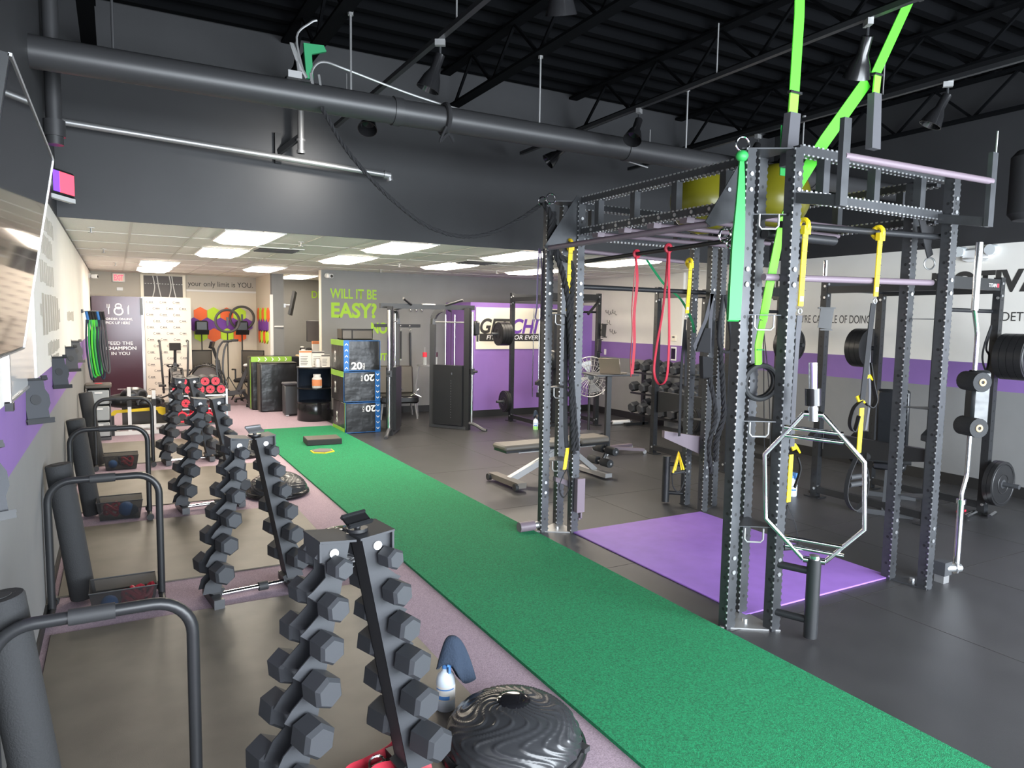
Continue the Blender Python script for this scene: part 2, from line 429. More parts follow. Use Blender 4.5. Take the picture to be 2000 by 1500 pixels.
sp = [(-.19,8.49,'by the left wall just past the bulkhead'),(-.11,11.16,'above the foam rollers on the left wall'),(.03,14.1,'before the far exit sign'),(1.92,8.55,'beside the first light over the turf'),(4.0,10.95,'above the plyo boxes'),(5.93,11.26,'above the purple sign'),(4.22,12.5,'close to the lime lettering wall')]
s0 = None
for x,y,d in sp:
    if s0 is None:
        s0 = thing('ceiling_sprinkler','ceiling sprinkler head '+d,'sprinkler',(x,y,ZC),0,'ceiling sprinklers')
        MB().cyl((0,0,0),(0,0,-.006),.035,12).build('escutcheon','white_trim',s0); MB().cyl((0,0,-.006),(0,0,-.05),.008,8).cyl((0,0,-.05),(0,0,-.054),.028,10).build('deflector','galv',s0)
    else: dup(s0,(x,y,ZC),None,'ceiling sprinkler head '+d)
# ------------------------------------------------------------------ overhead pipes
t = thing('sprinkler_main_pipe','thick black overhead pipe crossing the room below the black roof','pipe',(0,5.6,3.53))
MB().cyl((XL,0,0),(XR,0,0),.103,24).build('pipe_body','duct_black',t)
for x in (2.02,4.35,7.0): MB().cyl((x-.035,0,0),(x+.035,0,0),.112,24).build('coupling','duct_black',t)
for x in (.04,1.65,3.36,5.09,6.82): MB().cyl((x,0,.1),(x,0,.69),.009,8).cyl((x,0,.66),(x,0,.7),.022,8).build('hanger_rod','galv' if x>.5 else 'duct_black',t)
MB().ring((2.44,0,0),.115,.022,(1,0,0),20,8).build('strap_loop','fabric_black',t)
MB().tube(smoothpts([(2.42,-.09,-.08),(2.38,-.05,-.2),(2.45,-.06,-.13),(2.5,-.06,-.19)],5),.012,6).build('strap_tail','fabric_black',t)
t = thing('wall_conduit_pipe','thin grey pipe with an elbow end in front of the dark bulkhead','pipe',(0,7.4,0))
MB().cyl((XL,0,3.52),(2.56,0,3.39),.03,12).build('pipe_body','galv',t)
MB().cyl((2.53,0,3.392),(2.6,0,3.385),.042,12).cyl((2.585,0,3.4),(2.6,0,3.33),.036,12).build('elbow','galv',t)
MB().cyl((1.67,0,3.95),(1.67,0,3.5),.033,12).cyl((1.67,0,3.62),(1.67,0,3.64),.045,12).cyl((1.67,0,3.5),(1.67,0,3.53),.042,12).build('drop_pipe','galv',t)
MB().bar((1.66,0,3.66),(1.5,.2,3.53),.04,.05).box(1.46,.2,3.42,1.52,.24,3.72).build('bracket','black_metal',t,smooth=False)
t = thing('drain_pipe','dark vertical pipe with a coupling high on the left wall','pipe',(XL+.07,6.5,0))
MB().cyl((0,0,3.25),(0,0,ZD),.055,14).build('pipe_body','duct_black',t); MB().cyl((0,0,3.2),(0,0,3.32),.075,14).cyl((0,0,3.2),(0,0,3.14),.06,14).build('coupling','duct_black',t)
# light tracks with spot heads
def track(x, y0, y1, label, heads):
    t = thing('light_track',label,'track',(x,0,3.8))
    MB().box(-.02,y0,0,.02,y1,.035).build('rail','black_metal',t,smooth=False)
    for k in range(3): MB().cyl((0,y0+.4+(y1-y0-.8)*k/2,.03),(0,y0+.4+(y1-y0-.8)*k/2,.42),.006,6).build('hanger_rod','galv',t)
    for y,a,rz,lb,*aim in heads:
        aim=aim[0] if aim else None
        h = thing('spot_lamp',lb,'spotlight',(x,y,3.8),R(rz),'track spot lamps')
        MB().box(-.018,-.035,-.04,.018,.035,0).build('adapter','galv',h,smooth=False)
        MB().cyl((0,0,-.05),(0,0,-.1),.01,8).build('stem','black_metal',h)
        q = Matrix.Rotation(R(a),3,'X')
        prof = [(.0,.0),(.035,.0),(.035,-.11),(.06,-.16),(.085,-.25),(.08,-.25),(.055,-.17),(0,-.15)]
        m = MB().lathe(prof,18); m.v = [tuple(q@Vector(p)+Vector((0,0,-.1))) for p in m.v]; m.build('shade','black_gloss',h)
        if aim:
            l=bpy.data.lights.new('added_bulkhead_beam','SPOT'); l.energy=aim[3]; l.spot_size=R(95); l.spot_blend=1; l.color=(1,.96,.9); l.shadow_soft_size=.06  # beam added to brighten the bulkhead; the track heads look unlit
            lo=bpy.data.objects.new('added_bulkhead_beam',l); COL.objects.link(lo); d=Vector(aim[:3])-Vector((x,y,3.62)); lo.location=Vector((x,y,3.62))+d.normalized()*.3; lo.rotation_euler=d.to_track_quat('-Z','Y').to_euler()
track(2.02,1.5,7.4,'ceiling light track on the left, above the turf',[(4.72,20,60,'black spot lamp on the left track, the large near one'),(6.25,35,150,'black spot lamp peeping out below the thick pipe',(1.5,7.65,3.15,45)),(3.2,25,-40,'black spot lamp cut by the top edge of the photo')])
track(4.2,1.2,7.4,'ceiling light track in the middle, behind the thick pipe',[(5.25,35,120,'black spot lamp on the middle track, above the thick pipe'),(6.45,50,70,'black spot lamp on the middle track, hanging below the thick pipe'),(3.0,30,-30,'black spot lamp behind the hanging lime strap')])
track(5.78,0.5,7.4,'ceiling light track on the right, above the rig',[(3.4,25,40,'black spot lamp on the right track above the rig'),(5.3,40,100,'dim black spot lamp far down the right track')])
# cable bundle with green clip on the pipe
t = thing('cable_bundle','grey cables and green clamp tied on top of the thick pipe','cable',(1.33,5.55,3.63))
MB().tube(smoothpts([(0,0,0),(.02,0,.1),(.1,0,.16),(.3,.05,.15),(.9,.1,.06),(1.6,.1,-.02),(2.6,.15,-.12),(3.4,.2,-.2)],5),.009,6).build('cable','galv',t)
MB().tube(smoothpts([(-.08,0,.0),(-.1,0,.16),(-.14,0,.25),(-.1,0,.14),(-.03,0,.02)],5),.014,6).tube(smoothpts([(-.05,0,.05),(-.1,0,.3),(0,0,.42),(.05,0,.45)],5),.008,6).build('cable_loop','galv',t)
MB().prism([(-.03,0,.02),(.02,0,.02),(.01,0,.2),(.12,0,.24),(.1,0,.28),(-.05,0,.27)],(0,.03,0)).build('clamp_jaw','dark_green',t,smooth=False)
MB().box(-.17,-.03,.0,-.07,.03,.05).cyl((.02,0,-.06),(.0,0,.06),.012,6).cyl((.08,0,-.07),(.06,0,.06),.01,6).build('clip','galv',t)
# ------------------------------------------------------------------ wall lettering (parts of the walls)
text('WILL IT BE',.90,.185,'letter_lime',wb,(3.52,13.35,2.225),bold=.02)
text('EASY?',.88,.29,'letter_lime',wb,(3.54,13.35,1.863),bold=.035)
text('NO.',.37,.215,'letter_lime',wb,(4.31,13.35,1.57),bold=.04)
text('ABSOLUTELY.',1.0,.145,'letter_lime',wb,(3.92,13.35,1.045),bold=.03)
text('DEDICATION',1.25,.17,'letter_lime',bpy.data.objects['wall_back_office'],(4.12,17.3,2.32),bold=.015)
text('your only limit is YOU.',1.36,.15,'letter_dark',wk,(1.42,17.29,2.475))
text('MOTIVATION',2.0,.255,'letter_dark',wr,(XR-.001,5.15,2.275),'-x',bold=.04)
text('RH',.26,.30,'letter_dark',wr,(XR-.001,7.62,2.24),'-x',bold=.04)
text("YOU'RE CAPABLE OF DOING",1.26,.112,'letter_dark',wr,(XR-.001,7.18,1.905),'-x')
text('DETERMINATION',.95,.10,'letter_dark',wr,(XR-.001,4.33,1.955),'-x')
# faded letter strokes on the left wall (too oblique to read)
st = MB()
def strokes(y0,y1,z0,z1,n,fill=.6):
    p = (y1-y0)/n
    for k in range(n): st.box(XL+.0005, y0+p*k, z0+random.uniform(0,.02), XL+.002, y0+p*k+p*fill, z1-random.uniform(0,.02))
strokes(5.9,6.9,2.28,2.44,9); strokes(5.7,6.95,2.07,2.24,8); strokes(5.8,7.1,2.46,2.6,10)
strokes(5.75,7.35,1.72,2.02,7,.72); strokes(5.6,5.75,1.85,1.95,2); strokes(7.35,7.5,1.78,1.92,2)
strokes(6.1,7.3,1.56,1.67,9,.7); strokes(6.3,7.2,1.505,1.55,8,.7); strokes(8.6,9.9,1.78,1.9,8)
st.build('lettering','letter_grey',wl,smooth=False)
# handwriting on the right wall
hw = MB()
for z,y0,n in ((2.06,11.75,5),(1.86,11.7,2),(1.68,11.6,3)):
    pts = []
    for k in range(n*8): a = k/8*2*math.pi; pts.append((XR-.003, y0-.075*k/8-.02*math.cos(a), z+.035*math.sin(a)+.02*math.sin(a*.37)))
    hw.tube(pts,.005,4)
hw.build('handwriting','letter_dark',wr)
# exit sign on back wall, boxes, cameras
def exit_sign(loc, rz, label):
    t = thing('exit_sign',label,'exit sign',loc,rz)
    MB().rbox(-.12,-.045,0,.12,0,.19,.012).build('housing','white_plastic',t)
    MB().box(-.105,-.048,.02,.105,-.045,.17).build('face_plate','sign_cream',t,smooth=False)
    x = text('EXIT',.17,.12,'exit_red',t,(-.085,-.049,.035),bold=.03)
    return t
exit_sign((.085,17.29,2.535),0,'lit red exit sign on the far back wall')
t = thing('exit_sign','red and violet lit exit sign high on the dark left wall','exit sign',(XL+.04,7.2,2.86),R(62))
MB().rbox(-.16,-.05,0,.16,0,.21,.012).build('housing','black_metal',t); MB().box(-.145,-.053,.02,-.06,-.05,.19).build('violet_strip','exit_glow',t,smooth=False)
MB().box(-.06,-.053,.02,.145,-.05,.19).build('red_panel','exit_red',t,smooth=False); MB().box(-.16,-.05,-.04,.16,0,-.005).build('lamp_bar','white_plastic',t,smooth=False)
tag(MB().rbox(-.06,-.02,0,.06,0,.07,.006).build('sign_plate','white_plastic',None,True,(.1,17.293,2.36)),'small blank white plate under the far exit sign','plate')
t = thing('emergency_light','white twin-head emergency light on the right wall above the big lettering','emergency light',(XR,4.63,2.66),R(-90))
MB().rbox(-.16,-.07,0,.16,0,.12,.02).build('body','white_plastic',t); MB().prism([(-.15,-.07,0),(.15,-.07,0),(.09,-.05,-.03),(-.09,-.05,-.03)],(0,.05,0)).build('lower_cover','white_plastic',t)
for s in (-1,1): MB().cyl((s*.17,-.0,.1),(s*.17,-.11,.09),.055,16,.06).build('lamp_head','clear_plastic',t)
def seccam(loc,rz,label):
    t = thing('security_camera',label,'camera',loc,rz)
    MB().cyl((0,0,0),(0,-.03,0),.05,14).build('base','white_plastic',t); MB().cyl((0,-.03,0),(0,-.07,-.01),.02,8).build('arm','white_plastic',t)
    MB().rbox(-.05,-.16,-.05,.05,-.06,.03,.012).build('body','white_plastic',t); MB().cyl((.01,-.162,-.012),(.01,-.158,-.012),.028,12).build('lens','black_gloss',t)
seccam((3.46,13.34,2.64),R(15),'small white security camera at the top corner of the lettered grey wall')
seccam((XL,16.2,2.6),R(70),'small white security camera by the far end of the left wall')
for k,(y,z,w,h,m,lb) in enumerate([(11.72,1.26,.07,.115,'white_plastic','white light switch on the purple band of the right wall'),(11.75,.44,.07,.115,'white_plastic','white power outlet low on the right wall behind the standing desk')]):
    t = thing('wall_plate',lb,'wall plate',(XR,y,z),R(-90)); MB().rbox(-w/2,-.008,-h/2,w/2,0,h/2,.003).build('cover',m,t); MB().box(-.012,-.014,-.02,.012,-.008,.02).build('toggle','paper',t,smooth=False)
t = thing('thermostat','small beige thermostat on the right wall above the tablet','thermostat',(XR-.05,9.62,1.55),R(-90)); MB().rbox(-.06,-.03,0,.06,0,.1,.006).build('body','sign_cream',t); MB().box(-.03,-.032,.055,.03,-.03,.085).build('display','print_dark',t,smooth=False)
t = thing('wall_tablet','white framed tablet mounted on the purple band of the right wall','tablet',(XR-.05,9.62,1.2),R(-90)); MB().rbox(-.07,-.02,0,.07,0,.25,.008).build('case','white_plastic',t); MB().box(-.055,-.022,.03,.055,-.02,.22).build('screen','screen',t,smooth=False)
# purple wall sign
t = thing('gym_sign_panel','cream sign panel with black and purple lettering on the purple half wall','sign',(5.99,12.19,1.31))
MB().box(0,-.012,0,2.23,0,.8).build('panel','sign_cream',t,smooth=False)
text('GET',.66,.29,'letter_dark',t,(.08,-.0135,.3),shear=.25,bold=.03); text('CHI',.62,.29,'letter_purple',t,(.77,-.0135,.3),shear=.25,bold=.03)
MB().rbox(.07,-.02,.155,1.42,-.011,.30,.003).build('tagline_bar','letter_dark',t); MB().rbox(1.42,-.02,.155,2.0,-.011,.30,.003).build('tagline_bar','letter_purple',t)
text('FITNESS FOR EVERYONE',1.55,.085,'letter_white',t,(.22,-.0215,.185),shear=.2,bold=.008)
# ------------------------------------------------------------------ left training stations
def place(name): pass
MW = [('nearest the viewer',2.6,4.765),('second from the viewer',5.40,7.12),('third from the viewer',7.66,9.4),('farthest, before the white frame',9.95,11.7)]
for k,(d,y0,y1) in enumerate(MW):
    if k == 0: y0 = 1.9
    t = tag(MB().rbox(-.385,y0,.004,1.5,y1,.014,.003).build('exercise_mat','mat_grey'),'grey rubber exercise mat by the left wall, '+d,'mat','exercise mats along the left wall')
tag(MB().rbox(0,0,0,1.53,2.0,.012,.003).build('purple_floor_mat','purple_mat',None,True,(3.5,3.13,0)),'bright purple mat on the floor inside the rig','mat')
# wall TV, tilted
t = thing('wall_television','large glossy black television tilted on the left wall','television',(XL+.01,3.44,1.7))
q = Matrix.Rotation(R(9.5),3,'Y')
def tb(b,x0,y0,z0,x1,y1,z1):
    k = len(b.v); b.box(x0,y0,z0,x1,y1,z1); b.v[k:] = [tuple(q@Vector(p)) for p in b.v[k:]]; return b
tb(MB(),-.03,-.83,0,.015,.83,.95).build('casing','black_metal',t,smooth=False); tb(MB(),.015,-.815,.015,.018,.815,.935).build('screen','screen',t,smooth=False)
fr = MB(); tb(fr,.012,.822,0,.022,.832,.95); tb(fr,.012,-.83,0,.022,.83,.008); tb(fr,.012,-.83,.942,.022,.83,.952); fr.build('bezel','alu',t,smooth=False)
MB().box(-.005,.25,.75,.09,.55,.83).build('wall_bracket','black_metal',t,smooth=False)
t = thing('whiteboard','glossy whiteboard with aluminium frame below the television','whiteboard',(XL,4.35,1.49))
MB().box(0,-.6,0,.012,.65,.7).build('panel','whiteboard',t,smooth=False)
MB().box(0,-.62,-.012,.02,.66,0).box(0,.65,-.012,.018,.66,.7).build('frame','alu',t,smooth=False)
MB().box(0,-.62,-.01,.025,-.59,.7).build('end_strip','alu',t,smooth=False); MB().box(0,-.63,-.04,.032,-.58,-.005).build('corner_cap','black_metal',t,smooth=False)
# tablet holders on the left wall
hol = None
for k,(y,z,d) in enumerate([(2.86,1.31,'cut by the left photo edge'),(4.62,1.39,'second from the viewer'),(6.45,1.41,'third from the viewer'),(8.1,1.42,'fourth from the viewer'),(9.2,1.44,'farthest, beside the hanging bands')]):
    lb = 'black tablet holder arm on the left wall, '+d
    if hol is None:
        hol = thing('tablet_holder',lb,'tablet holder',(XL,y,z),0,'tablet holders on the left wall'); hol.scale=(.8,.8,.8)
        MB().cyl((0,0,-.02),(.012,0,-.02),.05,14).build('wall_disc','black_metal',hol); MB().cyl((.01,0,-.02),(.07,0,.0),.016,10).sphere((.075,0,.0),.024,10,8).build('arm','black_metal',hol)
        q = Matrix.Rotation(R(-58),3,'Z')@Matrix.Rotation(R(-14),3,'Y'); b = MB()
        b.prism([(.09,-.07,-.13),(.09,.07,-.13),(.09,.07,-.07),(.09,.09,-.03),(.09,.09,.03),(.09,.07,.07),(.09,.07,.13),(.09,-.07,.13),(.09,-.07,.07),(.09,-.09,.03),(.09,-.09,-.03),(.09,-.07,-.07)],(.016,0,0)); b.v=[tuple(q@Vector(p)) for p in b.v]
        b.build('plate','hex_rubber',hol,smooth=False)
        for b in (MB().box(.09,-.09,.13,.125,.09,.145).box(.115,-.085,.13,.13,-.05,.16).box(.115,.05,.13,.13,.085,.16),MB().box(.09,-.09,-.145,.125,.09,-.13).box(.115,-.085,-.165,.13,.085,-.13)):
            b.v=[tuple(q@Vector(p)) for p in b.v]; b.build('clamp','black_metal',hol,smooth=False)
        b = MB().cyl((.106,0,0),(.11,0,0),.035,16); b.v=[tuple(q@Vector(p)) for p in b.v]; b.build('center_pad','rubber',hol)
    else: dup(hol,(XL,y,z),None,lb)
# U-shaped dip bars
bar0 = None
for k,(x,y,d) in enumerate([(-.09,2.76,'cut by the photo corner, nearest the viewer'),(-.09,5.08,'second from the viewer'),(-.08,7.28,'third from the viewer'),(.055,9.8,'farthest, before the white frame')]):
    lb = 'black U-shaped dip bar standing on the mats, '+d
    if bar0 is None:
        bar0 = thing('dip_bar',lb,'dip bar',(x,y,.014),0,'U-shaped dip bars along the left wall')
        c = arcpts((-.175,0,.705),.13,180,90,8)+arcpts((.175,0,.705),.13,90,0,8)
        MB().tube([(-.305,0,.03)]+c+[(.305,0,.03)],.022,12).build('frame','black_metal',bar0)
        MB().cyl((-.08,0,.835),(.06,0,.835),.028,14).build('grip_sleeve','rubber',bar0)
        for s in (-1,1):
            MB().cyl((s*.305,-.17,.03),(s*.305,.17,.03),.02,10).build('foot_bar','black_metal',bar0)
            for e in (-1,1): MB().cyl((s*.305,e*.15,.03),(s*.305,e*.19,.03),.03,12).build('rubber_foot','rubber',bar0)
    else: dup(bar0,(x,y,.014),None,lb)
# foam rolls leaning on the wall
fr0 = None
for k,(x,y,d) in enumerate([(-.262,2.88,'cut by the left photo edge'),(-.235,5.29,'behind the second dip bar'),(-.235,7.5,'behind the third dip bar'),(-.235,10.0,'behind the farthest dip bar')]):
    lb = 'long dark foam roll leaning on the left wall, '+d
    if fr0 is None:
        fr0 = thing('foam_roll',lb,'foam roll',(x,y,.014),0,'foam rolls leaning on the left wall')
        q = Matrix.Rotation(R(-7.),3,'Y'); b = MB().lathe([(0,.012),(.07,.012),(.075,.02),(.075,.90),(.07,.91),(0,.91)],20); b.v=[tuple(q@Vector(p)) for p in b.v]; b.build('roll','foam_black',fr0)
        b = MB().lathe([(.0,.912),(.035,.913),(.036,.911)],16); b.v=[tuple(q@Vector(p)) for p in b.v]; b.build('end_core','rubber',fr0)
    else: dup(fr0,(x,y,.014),None,lb)
# mesh baskets with bands and balls
def basket(x,y,label,kind):
    t = thing('mesh_basket',label,'basket',(x,y,.014))
    b = MB(); w,d,h = .16,.11,.17; fl_ = .025
    def wall(p,qq,up,n,m):
        p=Vector(p);qq=Vector(qq);up=Vector(up); e=up.normalized()*0
        MB().prism([p,qq,qq+up+(qq-p).normalized()*fl_,p+up-(qq-p).normalized()*fl_],(.001,.001,0)).build('mesh_side','mesh_panel',t,smooth=False)
    wall((-w,-d,0),(w,-d,0),(0,-fl_,h),26,14); wall((-w,d,0),(w,d,0),(0,fl_,h),26,14); wall((-w,-d,0),(-w,d,0),(-fl_,0,h),18,14); wall((w,-d,0),(w,d,0),(fl_,0,h),18,14)
    b.box(-w,-d,0,w,d,.004); b.build('bottom','mesh_wire',t,smooth=False)
    MB().tube([(-w-fl_,-d-fl_,h),(w+fl_,-d-fl_,h),(w+fl_,d+fl_,h),(-w-fl_,d+fl_,h)],.005,6,True).build('rim','black_metal',t)
    it = []
    if kind==0: it=[('ball',-.08,'blue',.05),('band',.05,'red_band',0),('band',.1,'red_band',1)]
    if kind==1: it=[('band',-.07,'red_band',0),('ball',.05,'blue',.065),('ball',.1,'towel',.05)]
    if kind==2: it=[('ball',-.09,'blue',.05),('band',.06,'red_band',0),('band',.03,'fabric_black',1)]
    for n,(kd,dx,m,r) in enumerate(it):
        if kd=='ball':
            o=tag(MB().sphere((0,0,0),r,18,12).build('massage_ball',m,None,True,(x+dx,y-.02,.02+r)),('dark' if m=='towel' else 'blue')+' massage ball inside the '+label.split(' basket ')[1]+' basket','ball')
        else:
            pts=[(math.cos(a)*.055,math.sin(a)*.045,.05+.03*math.sin(2*a+r)) for a in [2*math.pi*i/24 for i in range(24)]]
            o=tag(MB().tube(pts,.013,6,True).tube([(p[0]*1.1+.005,p[1]*.8,p[2]+.045) for p in pts],.013,6,True).build('coiled_band',m,None,True,(x+dx,y+.03*(r-.5),.02)),
              ('black' if m=='fabric_black' else 'red')+' coiled band %s the %s basket'%(['lying in','stuffed at the side of'][r],label.split(' basket ')[1]),'band')
basket(-.005,5.0,'black wire mesh basket under the second dip bar',0)
basket(-.015,7.36,'black wire mesh basket under the third dip bar',1)
basket(.01,9.72,'black wire mesh basket under the farthest dip bar',2)
# hex dumbbell: sizes share meshes
DB = {}
def dumbbell(size, loc, rotm, label, group):
    # axis along local y
    r = size/2
    t = thing('hex_dumbbell',label,'dumbbell',loc,0,group)
    t.rotation_mode='XYZ'; t.rotation_euler = rotm.to_euler()
    key = round(size,3)
    if key not in DB:
        L = size*.78
        hd = MB(); c = r*.82
        def hx(y,rr): return [(rr*math.cos(R(60*i+30)),y,rr*math.sin(R(60*i+30))) for i in range(6)]
        rings=[hx(0,c*.8),hx(L*.12,c),hx(L*.86,c),hx(L,c*.78)]
        vs=[p for rg in rings for p in rg]; fs=[tuple(range(5,-1,-1)),tuple(range(18,24))]
        for a in range(3):
            for i in range(6): fs.append((a*6+i,a*6+(i+1)%6,a*6+6+(i+1)%6,a*6+6+i))
        hd.add(vs,fs)
        o=hd.build('head','hex_rubber',t,smooth=False); o.location=(0,.065,0)
        o2=o.copy(); COL.objects.link(o2); o2.rotation_euler=(0,0,math.pi); o2.location=(0,-.065,0)
        h=MB().lathe([(.013,-.07),(.014,-.05),(.018,0),(.014,.05),(.013,.07)],12); h.v=[(p[0],p[2],p[1]) for p in h.v]
        h.build('handle','chrome',t)
        DB[key]=t
    else:
        for ch in DB[key].children: copy_tree(ch,t)
    return t
RK = [('nearest the viewer',2.55),('second from the viewer',4.92),('third from the viewer',7.37),('farthest from the viewer',9.82)]
SZ = [.10,.118,.13,.145,.158,.172]; ZT = [.965,.83,.692,.547,.388,.207]
LEGN = ['topmost','second from top','third from top','fourth from top','fifth from top','lowest']
rack0 = None
for ri,(rd,ry) in enumerate(RK):
    lb = 'black A-frame dumbbell rack, '+rd
    cx, rz = (.738 if ri==0 else .758), R(7)
    if rack0 is None:
        rack0 = thing('dumbbell_rack',lb,'dumbbell rack',(cx,ry,.014),rz,'A-frame dumbbell racks')
        for s in (-1,1):
            b = MB(); # notched leaning plate: front face polygon in local xz, leaning out toward the floor
            def edge(z): return s*(.018+ (1.08-z)*.2)
            inner=[(edge(z),z) for z in (.07,1.06)]
            outer=[]
            for i in range(6):
                z=ZT[5-i]; outer += [(edge(z-.07)+s*.105,z-.07),(edge(z)+s*.075,z-.03),(edge(z)+s*.078,z+.02),(edge(z)+s*.115,z+.05)]
            outer += [(edge(1.06)+s*.12,1.03),(edge(1.06)+s*.12,1.06)]
            poly=[(x,-.06,z) for x,z in ([(edge(.07),.07)]+[(edge(.07)+s*.11,.07)]+outer+[(edge(1.06),1.06)])]
            b.prism(poly,(0,.006,0)); b.prism([(p[0],.054,p[2]) for p in poly],(0,.006,0))
            b.add([(edge(.07),-.06,.07),(edge(.07),.06,.07),(edge(1.06),.06,1.06),(edge(1.06),-.06,1.06)],[(0,1,2,3)])
            b.build('leg','steel_grey' if 0 else 'hex_rubber',rack0,smooth=False)
            MB().prism([(s*.008,-.085,1.055),(s*.145,-.085,1.07),(s*.145,.085,1.07),(s*.008,.085,1.055)],(0,0,.008)).box(min(s*.137,s*.145),-.08,1.0,max(s*.137,s*.145),.08,1.07).build('top_plate','hex_rubber',rack0,smooth=False)
            MB().cyl((s*.085,-.062,1.02),(s*.085,-.066,1.02),.017,14).build('badge','letter_white',rack0)
            MB().box(s*.255-.03,-.16,.0,s*.255+.03,.16,.055).build('foot','black_metal',rack0,smooth=False)
            MB().box(s*.255-.032,-.175,.0,s*.255+.032,-.15,.06).build('foot_cap','steel_grey',rack0,smooth=False)
            MB().bar((s*.25,0,.05),(s*.225,0,.1),.08,.1,(0,1,0)).build('leg_shoe','black_metal',rack0,smooth=False)
        MB().cyl((-.21,0,.03),(.21,0,.03),.018,12).build('cross_bar','chrome',rack0); MB().cyl((.04,0,.03),(.1,0,.03),.03,14).build('foam_ring','rubber',rack0)
    else: dup(rack0,(cx,ry,.014),rz,lb)
    if ri<2:
        t = thing('phone_holder',['black phone holder lying on top of the nearest dumbbell rack','silver phone holder lying on top of the second dumbbell rack'][ri],'phone holder',(cx+.03,ry,1.084),R(25))
        MB().cyl((0,0,0),(0,0,.012),.04,14).build('base','black_metal',t); q=Matrix.Rotation(R(35),3,'X')
        MB().cbox((0,0,.04),(.11,.045,.008),q).build('cradle','black_gloss' if ri==0 else 'alu',t,smooth=False); [MB().cbox(c_,(.112,.01,.016),q).build('clamp','black_metal' if ri==0 else 'alu',t,smooth=False) for c_ in ((0,.022,.058),(0,-.02,.03))]; MB().cyl((0,0,.01),(0,0,.035),.012,8).build('stem','black_metal',t)
    rm = Matrix.Rotation(rz,3,'Z')
    for li,s in enumerate((-1,1)):
        for k in range(6):
            z = ZT[k]; x = s*(.018+(1.08-z)*.2+.055)
            p = rm@Vector((x,-.0,z+.012)); 
            rot = rm@Matrix.Rotation(R(11+random.uniform(-3,3)),3,'Z')@Matrix.Rotation(R(random.choice((0,8,-6))),3,'Y')
            dumbbell(SZ[k],(cx+p.x,ry+p.y,.014+p.z),rot,'hex dumbbell, %s on %s leg of rack %s'%(LEGN[k],['left','right'][li],['nearest the viewer','second from viewer','third from viewer','farthest away'][ri]),'dumbbells on the A-frame racks')
# bosu balls
b0=None
for k,(x,y,d) in enumerate([(1.46,2.56,'in the front beside the spray bottle'),(1.50,5.35,'half hidden behind the nearest dumbbell rack'),(1.44,7.62,'behind the second dumbbell rack'),(1.40,10.0,'small in the distance behind the third dumbbell rack')]):
    lb='black half-ball balance trainer '+d
    if b0 is None:
        b0=thing('balance_trainer',lb,'balance trainer',(x,y,.005),R(200),'half-ball balance trainers')
        prof=[(0,.235),(.08,.232),(.1,.225)]+[(.30*math.sin(a),.055+.18*math.cos(a)) for a in [R(20+6.9*i) for i in range(11)]]
        d1=MB(); n=288
        prof2=[(.03+.273*math.sin(R(90*i/26))*1.0,.055+.18*math.cos(R(90*i/26))) for i in range(1,27)]
        # dome with raised wavy ridges
        vs=[];fs=[];m=44
        for i in range(n):
            th=2*math.pi*i/n
            for j in range(m+1):
                a=R(14+76*j/m); r0=.30; rr=r0*math.sin(a); zz=.055+.185*math.cos(a)
                ph=math.sin(th*3)*.55+math.sin(th*5+1)*.18
                rid=max(0,math.sin(20*th+7.5*math.sin(a*7.5+.9*math.sin(2*th))+2.2*math.sin(3*th+1)+3*a))**3
                k2=1+.0*rid; off=.005*rid
                nx=math.sin(a);nz=math.cos(a)
                vs.append(((rr+off*nx)*math.cos(th),(rr+off*nx)*math.sin(th),zz+off*nz))
        for i in range(n):
            for j in range(m): fs.append((i*(m+1)+j,((i+1)%n)*(m+1)+j,((i+1)%n)*(m+1)+j+1,i*(m+1)+j+1))
        o=d1.add(vs,fs).build('dome','trainer_dome',b0,smooth=False); o.data.polygons.foreach_set('use_smooth',[True]*len(o.data.polygons))
        MB().lathe([(0,.243),(.05,.243),(.068,.24),(.078,.232),(.08,.22)],28).build('top_disc','screen',b0)
        MB().lathe([(0,0),(.30,0),(.315,.01),(.325,.03),(.32,.05),(.305,.062),(.295,.06)],48).build('platform','black_gloss',b0)
        for s in (0,1,2): MB().box(.3*math.cos(R(120*s))-.02,.3*math.sin(R(120*s))-.03,.045,.3*math.cos(R(120*s))+.02,.3*math.sin(R(120*s))+.03,.068).build('grip_handle','rubber',b0,smooth=False)
    else: dup(b0,(x,y,.005),R(200+40*k),lb)
# spray bottles with towels
def bottle(x,y,z,lb,liq,h=.2,r=.042,nozzle=False):
    t=thing('spray_bottle',lb,'bottle',(x,y,z))
    MB().lathe([(0,0),(r*.92,0),(r,.01),(r,h*.72),(r*.85,h*.84),(r*.4,h*.95),(r*.38,h),(0,h)],24).build('body','water_bottle',t)
    if liq: MB().lathe([(r*1.01,.005),(r*1.015,h*.35),(r*1.01,h*.36)],24).build('liquid',liq,t)
    MB().lathe([(r*1.012,h*.3),(r*1.02,h*.31),(r*1.02,h*.62),(r*1.012,h*.63)],24).build('label','paper' if liq!='liquid_green' else 'water_bottle',t)
    MB().lathe([(r*1.03,h*.33),(r*1.031,h*.42)],12,arc=(R(200),R(270))).lathe([(r*1.03,h*.55),(r*1.031,h*.58)],18,arc=(R(180),R(300))).build('label_print','label_blue',t)
    MB().cyl((0,0,h),(0,0,h+.03),r*.42,12).cbox((0,-.012,h+.045),(.03,.08,.035)).cbox((0,-.04,h+.015),(.012,.015,.05)).build('trigger','label_blue' if liq!='liquid_green' else 'print_dark',t,smooth=False)
    return t
